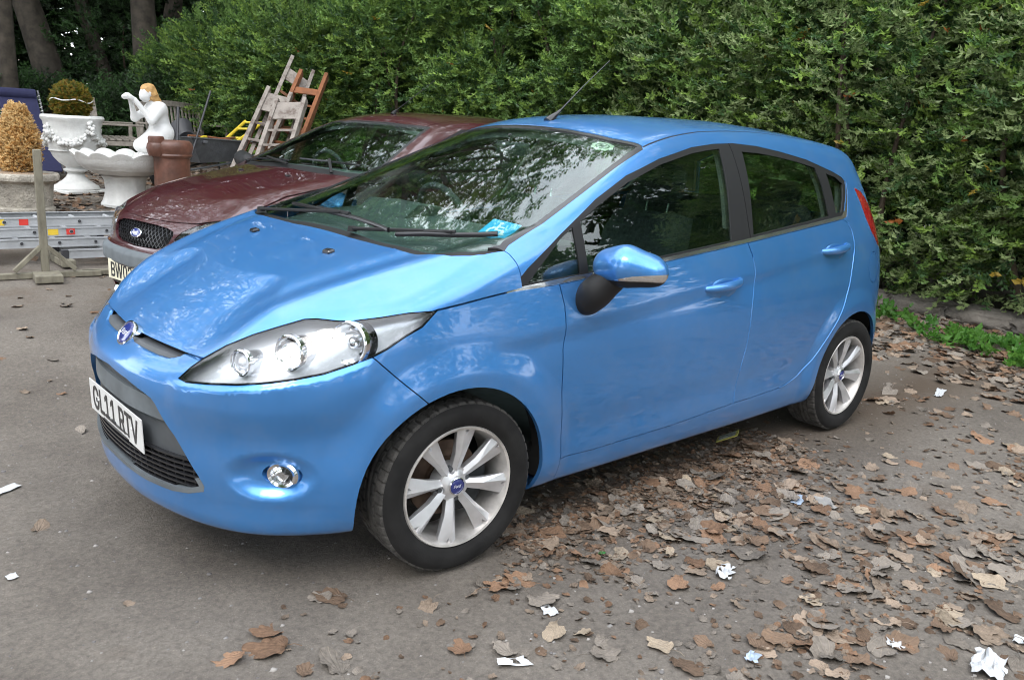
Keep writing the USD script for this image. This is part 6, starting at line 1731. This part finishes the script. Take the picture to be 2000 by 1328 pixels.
FALL = [fallen_leaf(s) for s in range(1, 10)]
def ground_at(x, y):
    b = (meshkit.fbm(np.stack([x, y, 0 * x], -1) * 1.7, 4, 3) - .5) * .030 + (meshkit.fbm(np.stack([x, y, 0 * x], -1) * 7.0, 3, 9) - .5) * .012
    return ground_z(x, y) + b - .008

def leaf_density(x, y):
    """where leaves gather: under the sill, along the hedge, over the near right-hand ground; few on the left"""
    d = .10 + 1.0 * sstep(.1, .9, y + .35 * np.sin(x * 1.7)) * sstep(1.4, -.2, x)
    d = d + 1.2 * np.exp(-((y - .75) / .28) ** 2) * (x < -.35) * (x > -2.0)
    d = d + 2.2 * sstep(-4.3, -5.3, x) + 1.5 * sstep(-4.9, -6.0, y)
    d = d * (.40 + 1.2 * sstep(.40, .62, meshkit.fbm(np.stack([x, y, 0 * x], -1) * 1.4, 3, 21)))
    d = d * np.where((x > -3.9) & (x < -2.2) & (y > .3) & (y < 1.5), .28, 1)
    d = d * np.where((y < -1.2) & (y > -5.0), .8, 1)
    d = d * (.24 + .76 * sstep(.75, -.35, x + .25 * (y - 1)))
    under = (x > -2.9) & (x < .75) & (np.abs(y) < .70)
    return d * np.where(under, .15, 1)

def scatter_leaves():
    r = np.random.default_rng(55)
    # singly built: the ones nearest the camera
    pts = []
    while len(pts) < 285:
        x, y = r.uniform(-3.4, 1.2, 400), r.uniform(.55, 2.4, 400)
        left = r.random(400) < .05
        x = np.where(left, r.uniform(.2, 1.3, 400), x); y = np.where(left, r.uniform(-2.5, .9, 400), y)
        keep = r.random(400) < leaf_density(x, y) * .8
        tyre = (np.hypot(x, y - .74) < .24) | (np.hypot(x + 2.489, y - .74) < .24)
        pts += list(zip(x[keep & ~tyre], y[keep & ~tyre]))
    kinds = [(0, "dry tan fallen leaf lying curled on the bare grey ground"), (1, "dark brown fallen leaf lying on the bare grey ground"), (2, "faded grey-brown fallen leaf lying on the bare grey ground"), (3, "rust-brown fallen leaf lying on the bare grey ground"), (4, "pale straw-coloured fallen leaf lying on the bare grey ground")]
    first = {}
    for i, (x, y) in enumerate(pts[:285]):
        k = r.choice(5, p=[.34, .20, .20, .10, .16]); s = r.integers(0, 9)
        z = float(ground_at(np.array([x]), np.array([y]))[0]) + .002
        args = dict(rz=r.uniform(0, 6.28), rx=r.normal(0, .12), ry=r.normal(0, .12), scale=float(np.clip(r.lognormal(-.38, .28), .38, 1.15)))
        if (k, s) not in first:
            t = thing("fallen_leaf", kinds[k][1], "leaf", (x, y, z), group=kinds[k][1].split(" fallen")[0] + " leaves scattered on the ground", **args)
            part("blade", FALL[s], DRY[kinds[k][0]], t, smooth=True); first[k, s] = t
        else: copies(first[k, s], (x, y, z), **args)
    # the rest
    X, Y = [], []
    n = 0
    while n < 14000:
        x, y = r.uniform(-7.2, 2.2, 6000), r.uniform(-12, 3.0, 6000)
        keep = r.random(6000) < leaf_density(x, y) / 3.2
        X.append(x[keep]); Y.append(y[keep]); n += keep.sum()
    x, y = np.concatenate(X), np.concatenate(Y)
    # crumbled bits beside the car
    bx = np.r_[r.uniform(-2.1, -.2, 2600), r.uniform(-3.2, .6, 5000)]; by = np.r_[.72 + r.normal(0, .20, 2600), r.uniform(.7, 2.4, 5000)]; kk = r.random(7600) < np.r_[np.ones(2600), leaf_density(bx[2600:], by[2600:]) / 1.6]; bx, by = bx[kk], by[kk]; cx = np.concatenate([r.uniform(-6.3, -3.4, 1500) , r.uniform(-4.2, 1.6, 2200)]); cy = np.concatenate([r.uniform(-1.2, 2.2, 1500), r.uniform(-10.5, -5.2, 2200)])
    ck = r.random(3700) < np.concatenate([sstep(-3.5, -4.7, cx[:1500] + .3 * np.sin(cy[:1500] * 3)), sstep(.35, .55, meshkit.fbm(np.stack([cx[1500:], cy[1500:], 0 * cx[1500:]], 1) * 1.1, 3, 8)) * .9 + .1])
    cx, cy = cx[ck], cy[ck]
    x2 = np.concatenate([x, bx, cx]); y2 = np.concatenate([y, by, cy])
    sc = np.concatenate([np.clip(r.lognormal(-.75, .5, len(x)), .12, 1.1), r.uniform(.08, .34, len(bx)), r.uniform(.5, 1.05, len(cx))])
    tyre = (np.hypot(x2, y2 - .74) < .2) | (np.hypot(x2 + 2.489, y2 - .74) < .2)
    x2, y2, sc = x2[~tyre], y2[~tyre], sc[~tyre]
    pi = UsdGeom.PointInstancer.Define(stage, "/World/leaf_litter")
    pro = []
    for i in range(9):
        for j, lk in enumerate([DRY[0], DRY[1], DRY[2], DRY[3]]):
            if (i + j) % 2 == 0: pro.append(usdkit.mesh(stage, f"/World/leaf_litter/leaf_{i}{j}", FALL[i], lk, smooth=40).GetPath())
    pi.CreatePrototypesRel().SetTargets(pro)
    from scipy.spatial.transform import Rotation
    m = len(x2)
    q = Rotation.from_euler("xyz", np.stack([r.normal(0, .2, m), r.normal(0, .2, m), r.uniform(0, 6.28, m)], 1)).as_quat()
    z2 = ground_at(x2, y2) + .002
    pi.CreatePositionsAttr(Vt.Vec3fArray.FromNumpy(np.stack([x2, y2, z2], 1).astype(np.float32)))
    pi.CreateOrientationsAttr(Vt.QuathArray([Gf.Quath(float(a[3]), float(a[0]), float(a[1]), float(a[2])) for a in q]))
    pi.CreateScalesAttr(Vt.Vec3fArray.FromNumpy(np.repeat(sc[:, None], 3, 1).astype(np.float32)))
    pi.CreateProtoIndicesAttr(Vt.IntArray.FromNumpy(r.integers(0, len(pro), m).astype(np.int32)))
    tag(pi.GetPrim(), "small brown leaf litter strewn over the yard", kind="stuff")
scatter_leaves()

# grit: small stones pressed into the dirt
def grit():
    r = np.random.default_rng(66); n = 3600
    x, y = r.uniform(-4.5, 1.3, n), r.uniform(-2.6, 2.6, n)
    pi = UsdGeom.PointInstancer.Define(stage, "/World/grit"); pro = []
    for i, c in enumerate(((.20, .19, .18), (.13, .12, .115), (.28, .26, .24))):
        v = np.array(trimesh.creation.icosphere(1, 1).vertices); v = v * (1 + .3 * np.random.default_rng(i).normal(0, 1, (len(v), 1)) * .5) * [1, .8, .55]
        pro.append(usdkit.mesh(stage, f"/World/grit/stone_{i}", (v, np.array(trimesh.creation.icosphere(1, 1).faces)), plain(f"grit_{i}", c, .85), smooth=True).GetPath())
    pi.CreatePrototypesRel().SetTargets(pro)
    pi.CreatePositionsAttr(Vt.Vec3fArray.FromNumpy(np.stack([x, y, ground_at(x, y)], 1).astype(np.float32)))
    s_ = np.clip(r.lognormal(-5.75, .45, n), .0012, .010)
    pi.CreateScalesAttr(Vt.Vec3fArray.FromNumpy(np.repeat(s_[:, None], 3, 1).astype(np.float32)))
    pi.CreateProtoIndicesAttr(Vt.IntArray.FromNumpy(r.integers(0, 3, n).astype(np.int32)))
    tag(pi.GetPrim(), "small stones and grit pressed into the yard's dirt", kind="stuff")
grit()

# scraps
M["paper"] = plain("paper_scrap", (.46, .47, .48), .8); M["foil"] = plain("foil_scrap", (.35, .42, .52), .35, .3); M["leaf_green"] = plain("green_bit", (.03, .14, .03), .6)
M["packet"] = plain("packet_yellow", (.50, .46, .10), .5); M["packet_in"] = plain("packet_print", (.30, .32, .28), .5, noise=(90.0, .8)); M["pebble"] = plain("pebble_grey", (.24, .23, .215), .85, noise=(20.0, .3))
def crumple(seed, sx, sy, h, n=7, torn=.0):
    r = np.random.default_rng(seed)
    g = np.linspace(-.5, .5, n); X, Y = np.meshgrid(g, g, indexing="ij")
    P_ = np.stack([X * 3.1 + seed * 7, Y * 3.1, 0 * X], -1)
    Z = h * 1.6 * np.abs(meshkit.fbm(P_, 3, seed) - .5) * 2 + .003
    X = X + .16 * (meshkit.fbm(P_ + 5, 3, seed + 1) - .5); Y = Y + .5 * (meshkit.fbm(P_ + 9, 3, seed + 2) - .5)
    i = np.arange(n - 1)[:, None] * n + np.arange(n - 1)[None]
    q = np.stack([i, i + n, i + n + 1, i + 1], -1).reshape(-1, 4)
    q = q[r.random(len(q)) > torn]
    return np.stack([X.ravel() * sx, Y.ravel() * sy, Z.ravel()], 1), np.vstack([q[:, [0, 1, 2]], q[:, [0, 2, 3]]])
def scrap(name, x, y, rz, mesh, m, label, cat):
    return part(name, moved(mesh, (x, y, float(ground_at(np.array([x]), np.array([y]))[0]) + .002), rz=rz), M[m], label=label, cat=cat)
SCRAPS = [
    ("paper_strip", (-3.692, 0.849), .25, crumple(1, .20, .045, .012), "paper", "straight white paper strip on the dirt behind the rear wheel", "paper"),
    ("torn_paper", (-0.731, 1.369), .4, crumple(2, .10, .055, .02, 7, .2), "paper", "torn white paper folded like wings on the ground", "paper"),
    ("torn_paper", (-0.078, 1.176), 1.2, crumple(3, .07, .04, .012, 6, .25), "paper", "small crumpled translucent scrap in front of the front wheel", "paper"),
    ("crumpled_tissue", (-0.891, 2.153), .3, crumple(4, .14, .08, .035, 14, .04), "paper", "large crumpled white tissue in the bottom right corner", "tissue"),
    ("torn_paper", (-0.775, 1.935), .8, crumple(5, .05, .04, .012, 6, .3), "paper", "white feathery scrap left of the crumpled tissue", "paper"),
    ("paper_bit", (-1.128, 2.155), .2, crumple(6, .05, .03, .01, 5), "paper", "white bit cut by the right edge of the picture", "paper"),
    ("paper_bit", (1.150, 0.065), .1, crumple(7, .03, .03, .006, 5), "paper", "tiny white bit at the lower left of the yard", "paper"),
    ("white_card", (1.023, -0.636), .5, crumple(8, .10, .05, .006, 5), "paper", "white card at the left edge level with the bumper", "paper"),
    ("foil_wrapper", (-0.373, 1.709), .2, crumple(9, .05, .035, .012, 6), "foil", "blue and white sweet wrapper among the near leaves", "wrapper"),
    ("glass_shard", (-1.466, 1.205), .3, crumple(10, .11, .05, .006, 5), "foil", "flat bluish plastic shard among the leaves by the sill", "plastic"),
    ("grey_card", (-1.538, 1.284), .9, crumple(11, .11, .06, .012, 6), "pebble", "pale grey torn card beside the bluish shard", "card"),
    ("green_bit", (-0.480, 1.026), .2, crumple(12, .025, .018, .008, 5), "leaf_green", "tiny green leaf bit in front of the front wheel", "leaf"),
    ("paper_bit", (0.187, 1.314), 1.0, crumple(13, .035, .08, .01, 6, .2), "paper", "thin pale paper sliver at the bottom edge", "paper"),
]
for nm, (sx_, sy_), a_, me_, mm_, lb_, ct_ in SCRAPS: scrap(nm, sx_, sy_, a_, me_, mm_, lb_, ct_)
pk = thing("empty_packet", "small yellow-edged packet standing among the leaves under the door", "packet", (-1.850, 0.592, .012), .5, rx=.5)
part("packet_border", box(.085, .11, .004), M["packet"], pk); part("packet_print", box(.062, .085, .002, (0, 0, .0035)), M["packet_in"], pk)
